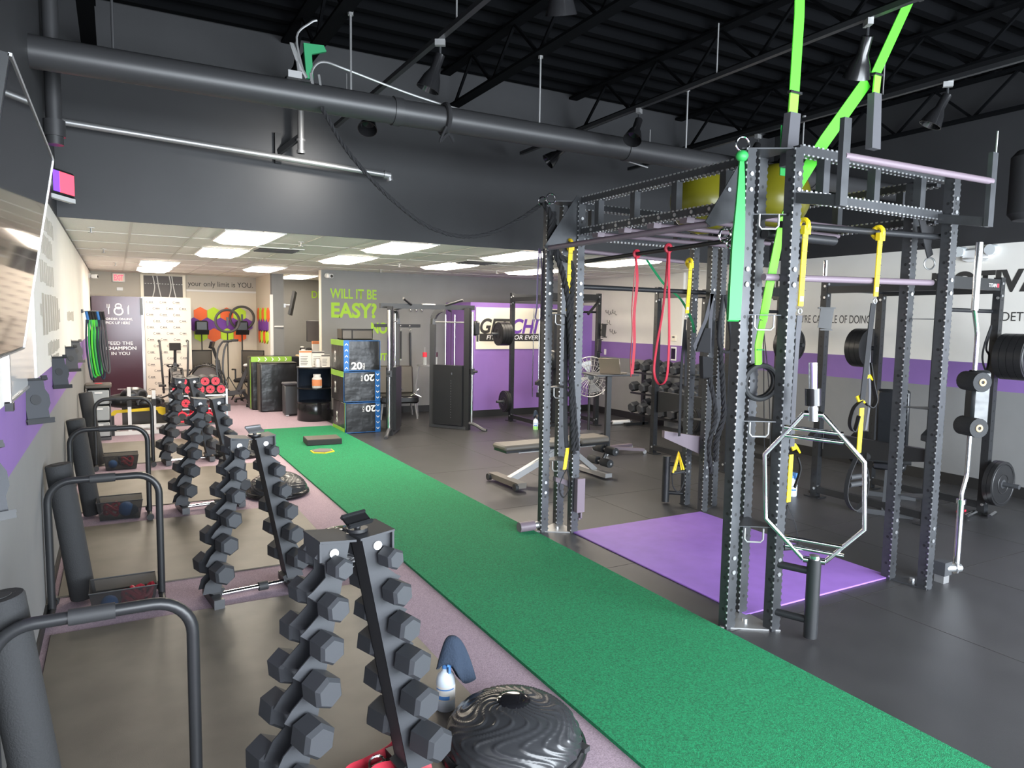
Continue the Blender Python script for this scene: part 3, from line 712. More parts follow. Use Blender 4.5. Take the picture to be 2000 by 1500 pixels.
def towel(x,y,z,lb,rz=0,sc=1.):
    t=thing('cleaning_towel',lb,'towel',(x,y,z),rz)
    vs=[(0,0,.115*sc)];fs=[];n=30;m=14
    for j in range(1,m+1):
        u=j/m
        for i in range(n):
            a=2*math.pi*i/n; f=1+.22*math.cos(2*a-.5)*u+.10*math.cos(5*a+1)*u
            r=.062*u**.55*f; z=.115-.165*u**1.55-.05*u*u*math.cos(a-.4)+.02*u*u*math.cos(3*a)
            vs.append((r*1.1*math.cos(a)*sc+.02*u*sc,r*.8*math.sin(a)*sc,z*sc))
    for i in range(n): fs.append((0,1+i,1+(i+1)%n))
    for j in range(m-1):
        for i in range(n): fs.append((1+j*n+i,1+(j+1)*n+i,1+(j+1)*n+(i+1)%n,1+j*n+(i+1)%n))
    o=MB().add(vs,fs).build('cloth','towel',t); 
    md=o.modifiers.new('thick','SOLIDIFY'); md.thickness=.004
bottle(1.335,3.0,.005,'white spray bottle with blue label in front by the big balance trainer',None,.21,.046); towel(1.35,2.97,.25,'dark blue cloth hung over the front spray bottle',-.3,1.15)
bottle(1.47,4.62,.005,'spray bottle hidden behind the nearest dumbbell rack',None,.21,.046); towel(1.47,4.62,.255,'dark blue cloth showing behind the top of the nearest dumbbell rack',1.2,1.15)
bottle(6.28,10.4,0,'clear spray bottle with green liquid on the floor by the far power rack','liquid_green',.2,.045); towel(6.27,10.4,.235,'dark cloth on the green liquid spray bottle',.2,.9)
bottle(6.45,5.2,0,'white bottle with blue print on the floor behind the hexagon bar',None,.2,.05)
# red strap bundle on the floor in front
t=thing('red_strap_bundle','red bands with metal clips on the floor under the nearest dumbbell rack','band',(.93,2.63,.014),R(10))
MB().ribbon(smoothpts([(-.28,-.1,.01),(-.18,.05,.05),(-.05,.1,.03),(.08,.12,.04),(.2,.3,.02)],6),(0,.02,.035),.006).ribbon(smoothpts([(-.22,-.15,.01),(-.1,-.02,.06),(.05,0,.03),(.16,-.05,.02)],6),(0,.02,.035),.006).build('strap','red_band',t)
MB().ring((-.04,.05,.05),.03,.005,(.3,1,.2),16,6).ring((.02,.0,.04),.025,.005,(1,.2,.3),16,6).build('clip','chrome',t)
# step platform, agility marker on the turf
t=thing('foam_balance_pad','dark brown rectangular foam pad lying on the turf','pad',(2.62,10.42,.022),R(-4)); MB().rbox(-.25,-.19,0,.25,.19,.085,.008).build('pad','foam_black',t); MB().box(-.24,-.18,.085,.24,.18,.0865).build('top_skin','vinyl_brown',t,smooth=False)
t=thing('agility_marker','flat hexagon marker with yellow rim on the turf','marker',(2.45,9.75,.022)); MB().cyl((0,0,0),(0,0,.012),.17,6).build('rim','yellow',t,smooth=False); MB().cyl((0,0,.006),(0,0,.02),.145,6).build('plate','print_dark',t,smooth=False)
# ------------------------------------------------------------------ training rig
rig=thing('training_rig','large dark steel training rig with scalloped posts and pull-up bars','training rig',(0,0,0))
HT=2.9
def upright_mesh():
    b=MB(); w=.033; n=72; p=HT/n
    left=[];right=[]
    for k in range(n):
        z=k*p
        left+=[(-w,z),(-w,z+p*.45),(-w-.007,z+p*.6),(-w-.007,z+p*.85)]; right+=[(w,z),(w,z+p*.45),(w+.007,z+p*.6),(w+.007,z+p*.85)]
    poly=[(x,-.036,z) for x,z in left]+[(x,-.036,z) for x,z in reversed(right)]
    # strip faces keep the outline valid
    vs=[];fs=[];m=len(left)
    for (xl,z),(xr,_) in zip(left,right):
        vs+=[(xl,-.038,z),(xr,-.038,z),(xr,-.032,z),(xl,-.032,z)]
    for k in range(m-1):
        a=4*k
        for i in range(4): fs.append((a+i,a+(i+1)%4,a+4+(i+1)%4,a+4+i))
    b.add(vs,fs); b.box(-.031,-.032,0,-.025,.034,HT-.01).box(.025,-.032,0,.031,.034,HT-.01).box(-.025,.02,0,.025,.026,HT-.01)
    return b
up0=None; ed=None; ho=None
def upright(x,y):
    global up0,ed,ho
    if up0 is None:
        up0=upright_mesh().build('upright','rig_steel',rig,smooth=False); up0.location=(x,y,0)
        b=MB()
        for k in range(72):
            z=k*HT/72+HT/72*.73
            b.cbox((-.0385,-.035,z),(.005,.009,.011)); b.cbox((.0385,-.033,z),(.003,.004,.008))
        ed=b.build('edge_glints','bolt',up0,smooth=False); ed['kind']='stuff'  # glints of light on the scalloped edges, put in as bright metal nubs
        b=MB()
        for k in range(14): b.cyl((0,-.0385,.12+k*.2),(0,-.0375,.12+k*.2),.011,8)
        for k in range(14): b.cyl((-.0315,.0,.12+k*.2),(-.0312,.0,.12+k*.2),.011,8)
        ho=b.build('bolt_holes','black_paint',up0,smooth=False); ho['kind']='stuff'
    else:
        c=up0.copy(); COL.objects.link(c); c.location=(x,y,0)
        for e in (ed,ho): d=e.copy(); COL.objects.link(d); d.parent=c
TW={'A':[(3.285,5.29),(3.51,5.15),(3.53,5.42)],'B':[(3.265,3.07),(3.49,2.92),(3.51,3.2)],'C':[(5.0,3.14),(5.04,2.89),(5.24,3.0)],'D':[(5.1,5.43),(5.09,5.17),(5.33,5.28)]}
for T,ps in TW.items():
    cx=sum(p[0] for p in ps)/3; cy=sum(p[1] for p in ps)/3
    for p in ps: upright(*p)
    def tri(z,th,k): return MB().prism([(cx+(p[0]-cx)*k,cy+(p[1]-cy)*k,z) for p in ps],(0,0,th))
    tri(.0,.008,1.38).build('base_plate','galv' if T in 'AB' else 'rig_steel',rig,smooth=False)
    MB().cyl((cx,cy,.008),(cx,cy,.025),.018,8).build('anchor_bolt','bolt',rig)
    tri(HT-.006,.008,1.25).build('top_plate','rig_steel',rig,smooth=False)
    for z in ((.64,1.29,1.93,2.52) if T!='D' else (.9,1.35)):
        tri(z,.005,1.1).build('shelf_plate','rig_steel',rig,smooth=False)
        a=Vector((*ps[0],z));b=Vector((*ps[1],z)); d=(b-a).normalized(); m=(a+b)/2; o=Vector((d.y,-d.x,0))*.03; 
        if T in 'AB': 
            h0=m-d*.055+o;h1=m+d*.055+o; dn=Vector((0,0,-.085))
            MB().tube([h0,h0+dn*.8,h0+dn+d*.015,h1+dn-d*.015,h1+dn*.8,h1],.006,8).build('hook_loop','galv',rig)
    for z in (.45,2.2,2.75): 
        for p in ps[:2]:
            for dz in (0,-.09): MB().cyl((p[0],p[1]-.04,z+dz),(p[0],p[1]-.047,z+dz),.014,8).build('bolt_head','bolt',rig)
def chord(p0,p1,name='truss_chord',w=.05,h=.055):
    p0=Vector(p0);p1=Vector(p1)
    o=MB().bar(p0,p1,w,h).build(name,'rig_steel',rig,smooth=False)
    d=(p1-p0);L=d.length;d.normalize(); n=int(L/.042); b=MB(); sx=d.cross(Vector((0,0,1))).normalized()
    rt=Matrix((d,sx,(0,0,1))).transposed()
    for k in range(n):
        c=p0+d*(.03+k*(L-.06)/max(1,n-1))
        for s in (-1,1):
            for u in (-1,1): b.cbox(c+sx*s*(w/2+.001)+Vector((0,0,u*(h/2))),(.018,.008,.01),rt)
    e=b.build('edge_glints','bolt',o,smooth=False); e['kind']='stuff'  # same painted glints along the chord edges
def truss(p0,p1,n):
    p0=Vector(p0);p1=Vector(p1)
    chord(p0+Vector((0,0,2.90)),p1+Vector((0,0,2.90))); chord(p0+Vector((0,0,2.64)),p1+Vector((0,0,2.64)))
    for k in range(n):
        c=p0+(p1-p0)*((k+.5)/n); chord(c+Vector((0,0,2.667)),c+Vector((0,0,2.873)),'truss_strut',.05,.06) if 0 else MB().bar(c+Vector((0,0,2.667)),c+Vector((0,0,2.873)),.055,.055,(1,0,0)).build('truss_strut','rig_steel',rig,smooth=False)
truss((3.52,5.11,0),(3.52,3.25,0),4)
truss((3.53,2.94,0),(5.0,2.94,0),3)
truss((5.16,3.05,0),(5.2,5.25,0),4)
truss((3.55,5.38,0),(5.08,5.38,0),3)
def rod(p0,p1,m='mauve_paint',r=.021,n='pull_up_bar'): return MB().cyl(p0,p1,r,14).build(n,m,rig)
rod((3.2,5.14,2.485),(3.2,3.28,2.485))
# gusset plates holding the outboard bars
for y in (5.13,3.27):
    MB().prism([(3.5,y,2.93),(3.47,y,2.93),(3.17,y,2.50),(3.18,y,2.46),(3.5,y,2.54)],(0,.006,0)).bar((3.485,y,2.93),(3.17,y,2.48),.05,.006,(1,0,1)).build('gusset_plate','rig_steel',rig,smooth=False)
    MB().ring((3.30,y-.02,2.42) if y<4 else (3.235,y+.05,2.9),.04,.007,(.3,1,0),18,6).build('eye_ring','chrome',rig)
for k in range(9): MB().cyl((3.493,4.95-.17*k,2.64),(3.486,4.95-.17*k,2.64),.014,8).build('bolt_head','bolt',rig)
for y,z in ((3.22,2.70),(3.3,2.64)): MB().cyl((3.33,y+.045,z),(3.33,y+.038,z),.014,8).build('bolt_head','bolt',rig)
rod((3.62,5.2,2.40),(3.62,3.15,2.44),'black_metal',.016)
rod((3.5,2.6,2.80),(4.97,2.6,2.82))
for x in (3.5,4.97):
    MB().box(x-.03,2.585,2.53,x+.03,2.615,3.0).bar((x,2.92,2.62),(x,2.6,2.56),.05,.06).build('arm_plate','rig_steel',rig,smooth=False)
MB().cyl((4.995,2.6,2.9),(5.0,2.6,3.14),.006,6).build('peg_rod','galv',rig)
rod((3.5,3.0,2.475),(5.13,2.96,2.505),'black_metal',.02); rod((3.5,3.12,2.43),(4.15,3.12,2.43),'black_metal',.03,'thick_grip_bar')
rod((3.35,2.98,2.155),(5.0,2.96,2.185)); rod((3.5,5.32,2.185),(5.2,5.3,2.18),'black_metal',.022); rod((3.55,5.28,2.50),(4.84,5.3,2.465),'mauve_paint',.018)
# monkey bars with welded tabs
for k,y in enumerate((3.5,3.85,4.2,4.55,4.9)):
    rod((3.52,y,2.60),(5.17,y,2.60),'mauve_paint',.018,'monkey_bar')
    MB().prism([(3.5,y-.05,2.66),(3.5,y+.05,2.66),(3.5,y+.035,2.575),(3.5,y-.035,2.575)],(.07,0,0)).build('bar_bracket','mauve_paint',rig,smooth=False)
chord((3.6,3.3,2.72),(5.1,5.1,2.72),'cross_brace'); 
# mauve storage arms
MB().prism([(3.36,5.2,.50),(3.56,5.12,.44),(3.56,5.12,.36),(3.42,5.18,.44),(3.36,5.2,.46)],(0,.05,0)).box(3.49,5.05,.2,3.57,5.1,.5).build('j_cup','mauve_paint',rig,smooth=False)
MB().prism([(4.75,5.38,.80),(5.12,5.2,.74),(5.12,5.2,.55),(4.75,5.38,.73)],(.02,.06,0)).build('spotter_arm','mauve_paint',rig,smooth=False)
for z in (.34,.24,.12): MB().box(3.545,5.1,z,3.575,5.14,z+.012).box(3.565,5.1,z,3.58,5.14,z+.06).build('band_peg','mauve_paint',rig,smooth=False)
MB().cyl((3.2,5.3,.06),(3.05,5.3,.06),.045,14).build('landmine_sleeve','mauve_paint',rig); MB().cyl((3.27,5.3,.06),(3.19,5.3,.06),.03,12).build('landmine_joint','bolt',rig)
# vertical storage tubes
def vtube(x,y,tx,ty,lab):
    MB().cyl((x,y,.02),(x,y,.5),.04,18).build('bar_holder_tube','black_metal',rig)
    for z in (.12,.42): MB().cyl((tx,ty,z),(x,y,z),.022,10).build('tube_bracket','black_metal',rig)
vtube(3.575,2.70,3.49,2.9,'') ; vtube(4.95,5.56,5.08,5.44,'')
# LED-like foot bracket on right tower
MB().box(5.24,2.86,.06,5.33,2.95,.16).build('sleeve_block','steel_grey',rig,smooth=False); MB().cyl((5.26,2.9,.11),(5.40,2.84,.11),.03,10).cyl((5.36,2.86,.11),(5.37,2.855,.11),.045,8).build('pivot_bolt','bolt',rig)
MB().box(5.25,2.87,0,5.32,2.94,.06).build('sleeve_foot','galv',rig,smooth=False)
# ---- trap bar in the holder tube
t=thing('hexagon_bar','chrome hexagon trap bar standing upright in the rig holder tube','barbell',(3.575,2.70,.46))
ax=Vector((.62,-.78,0))
def hp(u,z): return (ax.x*(u-.055*z),ax.y*(u-.055*z),z)
hexp=[hp(-.06,.03),hp(-.27,.25),hp(-.27,.64),hp(-.05,.90),hp(.05,.90),hp(.27,.64),hp(.27,.25),hp(.06,.03)]
for a,b2 in ((0,4),(4,8)):
    MB().tube(smoothpts([Vector(hexp[a])]+[Vector(p) for p in hexp[a:b2]][1:],1),.014,12).build('hexagon_frame','chrome',t)
MB().cyl(hp(-.05,.9),hp(.05,.9),.02,12).build('frame_end','chrome',t); MB().cyl(hp(-.06,.03),hp(.06,.03),.02,12).build('frame_end','chrome',t)
for z in (.10,.765): 
    for dz in (0,.05): MB().cyl(hp(-.16-(.02 if dz else 0)*0,z+dz),hp(.16,z+dz-.02),.013,12).build('handle','chrome',t)
MB().cyl((0,0,-.1),(0,0,.06),.03,16).build('sleeve_collar','chrome',t); MB().cyl(hp(0,.86),hp(0,.94),.03,16).build('sleeve_collar','chrome',t); MB().cyl(hp(0,.94),hp(0,1.2),.025,16).build('loading_sleeve','chrome',t)
MB().cyl(hp(0,.95),hp(0,1.05),.045,16).build('spring_collar','black_gloss',t)
t=thing('cambered_bar','chrome cambered bar standing upright beside the right rig tower','barbell',(5.385,2.86,.16))
MB().tube(smoothpts([(0,0,-.02),(0,0,.30),(0,0,.46)],2),.024,14).build('loading_sleeve','chrome',t)
MB().tube([(-.0,0,.46),(0,0,.5),(.045,0,.62),(.05,0,.66),(.05,0,1.62),(.045,0,1.68),(-.01,0,1.84)],.0165,14).build('shaft','chrome',t)
MB().cyl((-.01,0,1.84),(-.01,0,2.32),.024,14).build('loading_sleeve','chrome',t); MB().cyl((0,0,.43),(0,0,.46),.032,14).build('collar','chrome',t)
t=thing('squat_pad','black double roll foam squat pad on the cambered bar','pad',(5.41,2.84,1.22)); q=Matrix.Rotation(R(-25),3,'Z')

for zz in (.27,-.06):
    b=MB().cyl((0,-.075,zz),(.0,.1,zz),.07,20); b.v=[tuple(q@Vector(p)) for p in b.v]; b.build('roll','foam_black',t)
b=MB().rbox(-.02,-.02,-.13,.12,.08,.35,.02); b.v=[tuple(q@Vector(p)) for p in b.v]; b.build('body','vinyl_black',t)
b=MB().ring((0,-.077,.27),.02,.008,(0,1,0),14,6).ring((0,-.077,-.06),.02,.008,(0,1,0),14,6); b.v=[tuple(q@Vector(p)) for p in b.v]; b.build('core','tan_wood',t)
# ---- battle rope: pipe to rig ring, then bundled down the tower
def twisted(name,pts,r,m,parent,pitch=.09):
    P=smoothpts(pts,8); L=0; b=MB()
    for s in range(3):
        out=[];L=0
        for i,p in enumerate(P):
            if i: L+=(P[i]-P[i-1]).length
            t_=(P[min(i+1,len(P)-1)]-P[max(i-1,0)]).normalized(); x=t_.cross(Vector((.2,1,.1))).normalized(); y=t_.cross(x); a=2*math.pi*(L/pitch/3+s/3)
            out.append(p+(x*math.cos(a)+y*math.sin(a))*r*.5)
        b.tube(out,r*.56,6)
    return b.build(name,m,parent)
def dense(pts,step=.03):
    P=smoothpts(pts,12); return P
rope=thing('battle_rope','black twisted battle rope slung from the thick pipe to the rig tower','rope',(0,0,0))
twisted('swag',[(1.40,5.5,3.44),(1.5,5.42,3.22),(1.63,5.36,3.03),(1.87,5.35,2.81),(2.17,5.35,2.62),(2.48,5.35,2.55),(2.77,5.35,2.6),(3.06,5.35,2.75),(3.24,5.34,2.88)],.018,'fabric_black',rope,.05)
twisted('drop_coil',[(3.24,5.3,2.88),(3.27,5.22,2.75),(3.25,5.2,2.55),(3.33,5.16,2.35),(3.37,5.1,2.1),(3.39,5.08,1.8),(3.43,5.1,1.3),(3.46,5.1,.9),(3.47,5.1,.72)],.026,'fabric_black',rope,.06)
twisted('drop_coil',[(3.30,5.24,2.8),(3.30,5.16,2.45),(3.42,5.12,2.35),(3.41,5.1,2.0),(3.42,5.1,1.6),(3.47,5.1,1.1),(3.50,5.09,.75)],.026,'fabric_black',rope,.06)
MB().ring((3.235,5.32,2.9),.035,.006,(0,1,.3),16,6).build('shackle','chrome',rope)
r2=thing('hanging_rope','black twisted rope hung over the far rig tower beside the green band','rope',(0,0,0))
twisted('strand',[(5.12,5.08,1.9),(5.16,5.06,1.5),(5.2,5.06,1.2),(5.26,5.1,.95),(5.2,5.12,.72),(5.22,5.14,.5)],.028,'fabric_black',r2,.07)
twisted('strand',[(5.0,5.05,1.35),(5.05,5.0,1.0),(4.98,5.0,.7),(5.05,5.02,.42)],.024,'fabric_black',r2,.07)
# ---- elastic bands and straps
def band(name,label,pts,wv,m,cat='band',t=.004):
    o=thing(name,label,cat,(0,0,0)); MB().ribbon(smoothpts(pts,6),wv,t).build('strap',m,o); return o
t=band('resistance_band','red band twisted as one hanging strand from the rig bar',[(3.62,4.50,2.43),(3.60,4.49,2.3),(3.605,4.52,2.0),(3.60,4.5,1.8),(3.605,4.52,1.6),(3.6,4.5,1.44)],(.012,.022,0),'red_band'); MB().ribbon(smoothpts([(3.61,4.5,2.4),(3.61,4.47,2.2),(3.615,4.5,1.95),(3.61,4.48,1.7),(3.612,4.5,1.46)],6),(.018,-.012,0),.004).build('strap','red_band',t); MB().ring((3.62,4.5,2.415),.026,.012,(0,1,0),14,6).build('knot','red_band',t)
t=thing('resistance_band','red band hanging as an open loop from the rig bar','band',(0,0,0))
MB().ribbon(smoothpts([(3.62,4.13,2.43),(3.62,4.14,2.25),(3.61,4.16,1.95),(3.60,4.2,1.7),(3.6,4.22,1.5),(3.6,4.16,1.41),(3.61,4.09,1.46),(3.615,4.08,1.7),(3.62,4.1,2.0),(3.62,4.115,2.25),(3.62,4.12,2.43)],8),(.022,.004,0),.005).build('strap','red_band',t); MB().ring((3.62,4.13,2.43),.026,.013,(0,1,0),14,6).build('knot','red_band',t)
t=thing('resistance_band','wide bright green band hanging from the ring of the near rig tower','band',(0,0,0))
MB().ribbon(smoothpts([(3.215,3.06,2.85),(3.2,3.04,2.6),(3.185,3.03,2.3),(3.18,3.03,1.9)],6),(.066,-.03,0),.005,ws=(.3,1)).ribbon(smoothpts([(3.225,3.08,2.85),(3.22,3.07,2.6),(3.2,3.06,2.3),(3.19,3.06,1.9)],6),(.06,-.03,0),.005,ws=(.3,1)).build('strap','green_band',t)
MB().ribbon(smoothpts([(3.18,3.03,1.91),(3.182,3.045,1.893),(3.19,3.06,1.91)],4),(.06,-.03,0),.005).build('loop_end','green_band',t); MB().sphere((3.215,3.06,2.85),.042,12,8,(1,.8,.8)).build('knot','green_band',t)
MB().ring((3.215,3.06,2.92),.04,.007,(.4,1,0),18,6).build('eye_ring','chrome',t)
t=band('resistance_band','dull purple band hanging left of the rope-hung rig tower',[(3.24,5.36,2.5),(3.23,5.36,2.3),(3.225,5.36,2.0),(3.22,5.37,1.9),(3.26,5.37,1.88),(3.28,5.37,1.95),(3.27,5.36,2.3),(3.25,5.36,2.5)],(.03,.03,0),'purple_band')
t=band('resistance_band','dark green band hanging diagonally behind the farthest rig tower',[(4.35,5.3,2.5),(4.6,5.3,2.25),(4.85,5.32,2.1),(4.98,5.3,1.9),(5.0,5.28,1.78)],(.06,.03,0),'dark_green')
t=band('resistance_band','grey-black band looped on the near rig tower behind the hook',[(3.62,3.3,2.0),(3.7,3.28,1.85),(3.72,3.26,1.4),(3.74,3.25,1.05),(3.78,3.25,1.0),(3.8,3.26,1.1),(3.78,3.28,1.5),(3.72,3.3,1.9)],(.03,.03,0),'fabric_black')
# suspension trainers (yellow strap, carabiner, black tail, handles)
def suspension(label,x,y,ztop,zc,parts,lean=0):
    t=thing('suspension_trainer',label,'suspension trainer',(x,y,ztop))
    MB().ring((0,0,0),.034,.016,(1,0,0),14,8).cbox((0,-.02,-.03),(.055,.03,.05)).build('anchor_wrap','yellow',t)
    L=ztop-zc
    MB().ribbon([(0,-.02,-.02),(-.01,-.022,-L*.5),(-.015+lean,-.022,-L)],(.042,0,0),.008).build('yellow_strap','yellow',t)
    for k in range(5): MB().box(-.03+lean*k/5,-.028,-.08-L*.8*k/5,.02+lean*k/5,-.026,-.077-L*.8*k/5).build('stitch_line','letter_dark',t,smooth=False)
    MB().tube(arcpts((-.015+lean,-.02,-L-.03),.016,90,450,14),.005,6).box(-.03+lean,-.03,-L+.03,0+lean,-.026,-L+.06).build('carabiner','alu',t)
    for (pts,wd,m,nm) in parts: MB().ribbon(smoothpts(pts,5),wd,.006).build(nm,m,t)
    return t
L1=2.474-1.97
t=suspension('yellow and black suspension trainer hanging beside the hexagon bar',3.64,2.955,2.475,1.99,[([(-.015,-.02,-.54),(-.02,-.02,-.62),(-.03,-.02,-.75),(-.02,-.01,-1.1),(0,0,-1.35)],(.045,0,0),'fabric_grey','black_strap'),([(-.04,-.02,-.68),(-.05,-.02,-1.0),(-.02,0,-1.36)],(.03,.02,0),'fabric_black','black_strap'),([(0,0,-1.4),(-.005,0,-1.7)],(.035,0,0),'yellow','yellow_tail'),([(.06,0,-1.42),(.09,0,-1.5),(.07,.02,-1.62)],(.02,.03,0),'fabric_black','black_loop'),([(-.01,0,-1.72),(.06,-.01,-1.85),(.1,0,-2.0),(.0,0,-1.99),(-.03,0,-1.9),(-.01,0,-1.72)],(.02,.02,0),'fabric_black','handle_loop')])
MB().cyl((-.03,0,-1.99),(.12,-.01,-2.0),.017,10).build('handle','rubber',t); MB().ribbon([(-.0,0,-1.36),(.04,0,-1.35),(.07,0,-1.38)],(0,.02,.03),.01).build('yellow_clip','yellow',t)
t=suspension('yellow and black suspension trainer hanging left of the right rig tower',4.36,2.955,2.485,2.07,[([(-.03,-.02,-.46),(-.04,-.02,-.55),(-.06,-.02,-.8),(-.07,-.01,-1.1)],(.05,0,0),'fabric_black','black_strap'),([(-.02,0,-.55),(-.01,.0,-.8),(.02,0,-1.1),(.0,0,-1.3)],(.035,.01,0),'fabric_grey','black_strap'),([(.0,0,-.85),(.05,0,-1.0),(.09,0,-1.1),(.05,0,-1.15),(-.02,0,-1.12)],(.02,.04,0),'fabric_black','black_loop'),([(-.06,0,-1.1),(-.14,0,-1.15),(-.17,0,-1.25),(-.12,0,-1.3),(-.08,0,-1.2)],(.02,.04,0),'fabric_black','black_loop'),([(-.055,0,-1.15),(-.06,0,-1.45)],(.042,0,0),'yellow','yellow_tail'),([(-.06,0,-1.45),(-.15,0,-1.6),(-.16,0,-1.75),(-.06,0,-1.84),(.04,0,-1.75),(.04,0,-1.6),(-.05,0,-1.46)],(.0,.03,0),'fabric_black','handle_loop')])
for z in (-1.61,-1.66): MB().cyl((-.14,0,z),(.03,0,z),.018,10).build('handle','rubber',t)
for z,x in ((-.93,.0),(-1.08,-.07)): MB().ribbon([(x-.04,0,z-.01),(x,0,z),(x+.03,0,z-.02)],(0,.02,.035),.01).build('yellow_clip','yellow',t)
t=suspension('yellow and black suspension trainer on the rope-hung rig tower',3.40,5.13,2.53,1.96,[([(-.015,-.01,-.6),(-.01,0,-.9),(.0,0,-1.5),(.02,0,-1.75)],(.04,0,0),'fabric_black','black_strap'),([(.03,0,-1.76),(.0,0,-1.95)],(.035,0,0),'yellow','yellow_tail'),([(.02,0,-1.95),(-.05,0,-2.1),(0,0,-2.2),(.06,0,-2.1),(.03,0,-1.95)],(.02,.02,0),'fabric_black','handle_loop')])
t=suspension('yellow and black suspension trainer on the farthest rig tower',4.88,5.26,2.46,1.97,[([(-.03,-.01,-.55),(-.03,0,-.7),(-.05,0,-1.1),(-.045,0,-1.7)],(.03,0,0),'fabric_black','black_strap'),([(-.02,0,-.65),(.0,0,-.9),(.01,0,-1.2)],(.03,0,0),'fabric_black','black_strap')],-.01)
MB().tube([(-.11,0,-2.06),(-.045,0,-1.86),(.03,0,-2.04)],.011,6).tube([(-.08,0,-2.04),(-.04,0,-1.9),(.0,0,-2.04)],.008,6).build('yellow_triangle','yellow',t); MB().tube(smoothpts([(-.12,0,-2.07),(-.1,0,-2.2),(-.02,0,-2.26),(.04,0,-2.16),(.03,0,-2.05)],5),.006,6).build('handle_loop','fabric_black',t); MB().cyl((-.12,0,-2.07),(.04,0,-2.06),.014,8).build('handle','rubber',t)
# lime straps hanging from the roof, with grey sleeve handles
t=thing('lime_strap','wide lime strap with grey sleeve hanging from the roof, left one','strap',(0,0,0))
MB().ribbon([(3.69,3.12,4.2),(3.685,3.1,3.75),(3.675,3.1,3.3)],(.085,0,0),.006).build('webbing','lime',t); MB().box(3.63,3.085,3.285,3.73,3.115,3.30).build('buckle','black_metal',t,smooth=False)
MB().ribbon([(3.675,3.1,3.29),(3.67,3.1,3.17)],(.075,0,0),.01).build('stitched_end','lime_light',t); MB().prism([(3.63,3.08,3.17),(3.72,3.08,3.17),(3.685,3.06,2.84),(3.585,3.06,2.84)],(0,.05,0)).build('foam_sleeve','fabric_grey',t,smooth=False)
MB().ribbon([(3.66,3.14,3.1),(3.67,3.14,2.8)],(.08,0,0),.006).build('return_webbing','green_band',t)
t=thing('lime_strap','lime strap with grey sleeve slanting from the roof, right one','strap',(0,0,0))
MB().ribbon([(4.86,3.1,4.25),(4.44,3.1,3.53)],(.075,0,-.03),.006).build('webbing','lime',t); MB().ribbon([(4.42,3.14,3.5),(4.0,3.12,3.05),(3.72,3.1,2.72)],(.07,0,-.06),.006).build('return_webbing','lime',t)
MB().ribbon([(4.455,3.09,3.53),(4.445,3.09,3.40)],(.065,0,0),.01).build('stitched_end','lime_light',t); MB().prism([(4.405,3.07,3.41),(4.48,3.07,3.41),(4.49,3.06,3.05),(4.40,3.06,3.05)],(0,.05,0)).build('foam_sleeve','fabric_grey',t,smooth=False)
MB().box(4.41,3.075,3.525,4.49,3.105,3.54).box(4.79,3.085,4.1,4.9,3.115,4.13).build('buckle','black_metal',t,smooth=False)
t=thing('lime_strap','lime strap looped through the near rig tower, holding two rings','strap',(0,0,0))
MB().ribbon([(3.72,3.08,2.72),(3.57,3.05,2.5),(3.48,3.05,2.1),(3.44,3.05,1.9)],(.065,0,-.02),.006).ribbon([(3.44,3.05,1.9),(3.41,3.05,1.75),(3.42,3.05,1.63)],(.055,0,0),.008).build('webbing','lime_light',t); MB().box(3.39,3.035,1.72,3.45,3.04,1.725).build('stitch_line','dark_green',t,smooth=False)
for k in (0,1): tag(MB().ring((3.46+.04*k,3.06+.06*k,1.52),.105,.016,(.35,1,.1),28,8).build('gym_ring','rubber'),['dark grey gym ring on the lime strap, the nearer one','dark grey gym ring on the lime strap, the rear one'][k],'gym ring')
# ab straps
t=thing('ab_strap','black triangular padded ab strap hanging on the farthest rig tower','strap',(4.95,5.08,2.16))
MB().ribbon([(.07,0,0),(0,0,-.25),(-.13,0,-.5),(-.1,0,-.56)],(.045,0,0),.006).ribbon([(.07,0,0),(.06,0,-.3),(.06,0,-.56)],(.045,0,0),.006).build('webbing','fabric_grey',t); MB().prism([(-.12,-.02,-.55),(.06,-.02,-.57),(.05,-.02,-.33),(-.02,-.02,-.33)],(0,.04,0)).build('pad','fabric_black',t,smooth=False)
MB().prism([(.0,.02,-.6),(.14,.02,-.62),(.14,.02,-.82),(.02,.02,-.82)],(0,.05,0)).build('lower_pad','fabric_black',t,smooth=False)
t=thing('ab_strap','black cuff strap hanging on the rear post of the farthest rig tower','strap',(5.14,5.06,2.15))
MB().tube(smoothpts([(0,0,0),(-.03,0,-.3),(-.02,0,-.48),(.06,0,-.55),(.14,0,-.52),(.12,0,-.35),(.03,0,0)],6),.016,8).build('loop','fabric_black',t)
t=thing('ring_strap','black strap with steel ring hanging under the left rig bar','strap',(3.4,3.28,2.42))
MB().ring((0,0,-.03),.045,.007,(.3,1,0),18,6).build('ring','chrome',t); MB().ribbon([(0,0,-.07),(.01,0,-.35)],(.04,0,0),.006).ribbon([(.02,0,-.07),(.14,.02,-.42)],(.03,0,0),.006).build('webbing','fabric_black',t)
t=thing('ring_strap','black strap with steel ring hanging under the right rig tower top','strap',(4.98,2.99,2.62))
MB().ribbon([(-.12,0,.05),(-.05,0,-.1),(.03,0,-.25)],(.06,0,.03),.008).prism([(-.1,0,-.05),(.06,0,-.04),(.03,0,-.2),(-.06,0,-.16)],(0,.03,0)).build('webbing','fabric_black',t); MB().ring((.03,0,-.3),.04,.006,(.4,1,0),18,6).build('ring','galv',t)
BALL1=(4.35,4.55,2.9); BALL2=(4.73,4.13,2.9)
tag(MB().sphere((0,0,0),.275,32,20).build('exercise_ball','olive_ball',None,True,BALL1),'olive green exercise ball on top of the rig, left one','exercise ball')
tag(MB().sphere((0,0,0),.275,32,20).build('exercise_ball','olive_ball',None,True,BALL2),'olive green exercise ball on top of the rig, right one','exercise ball')
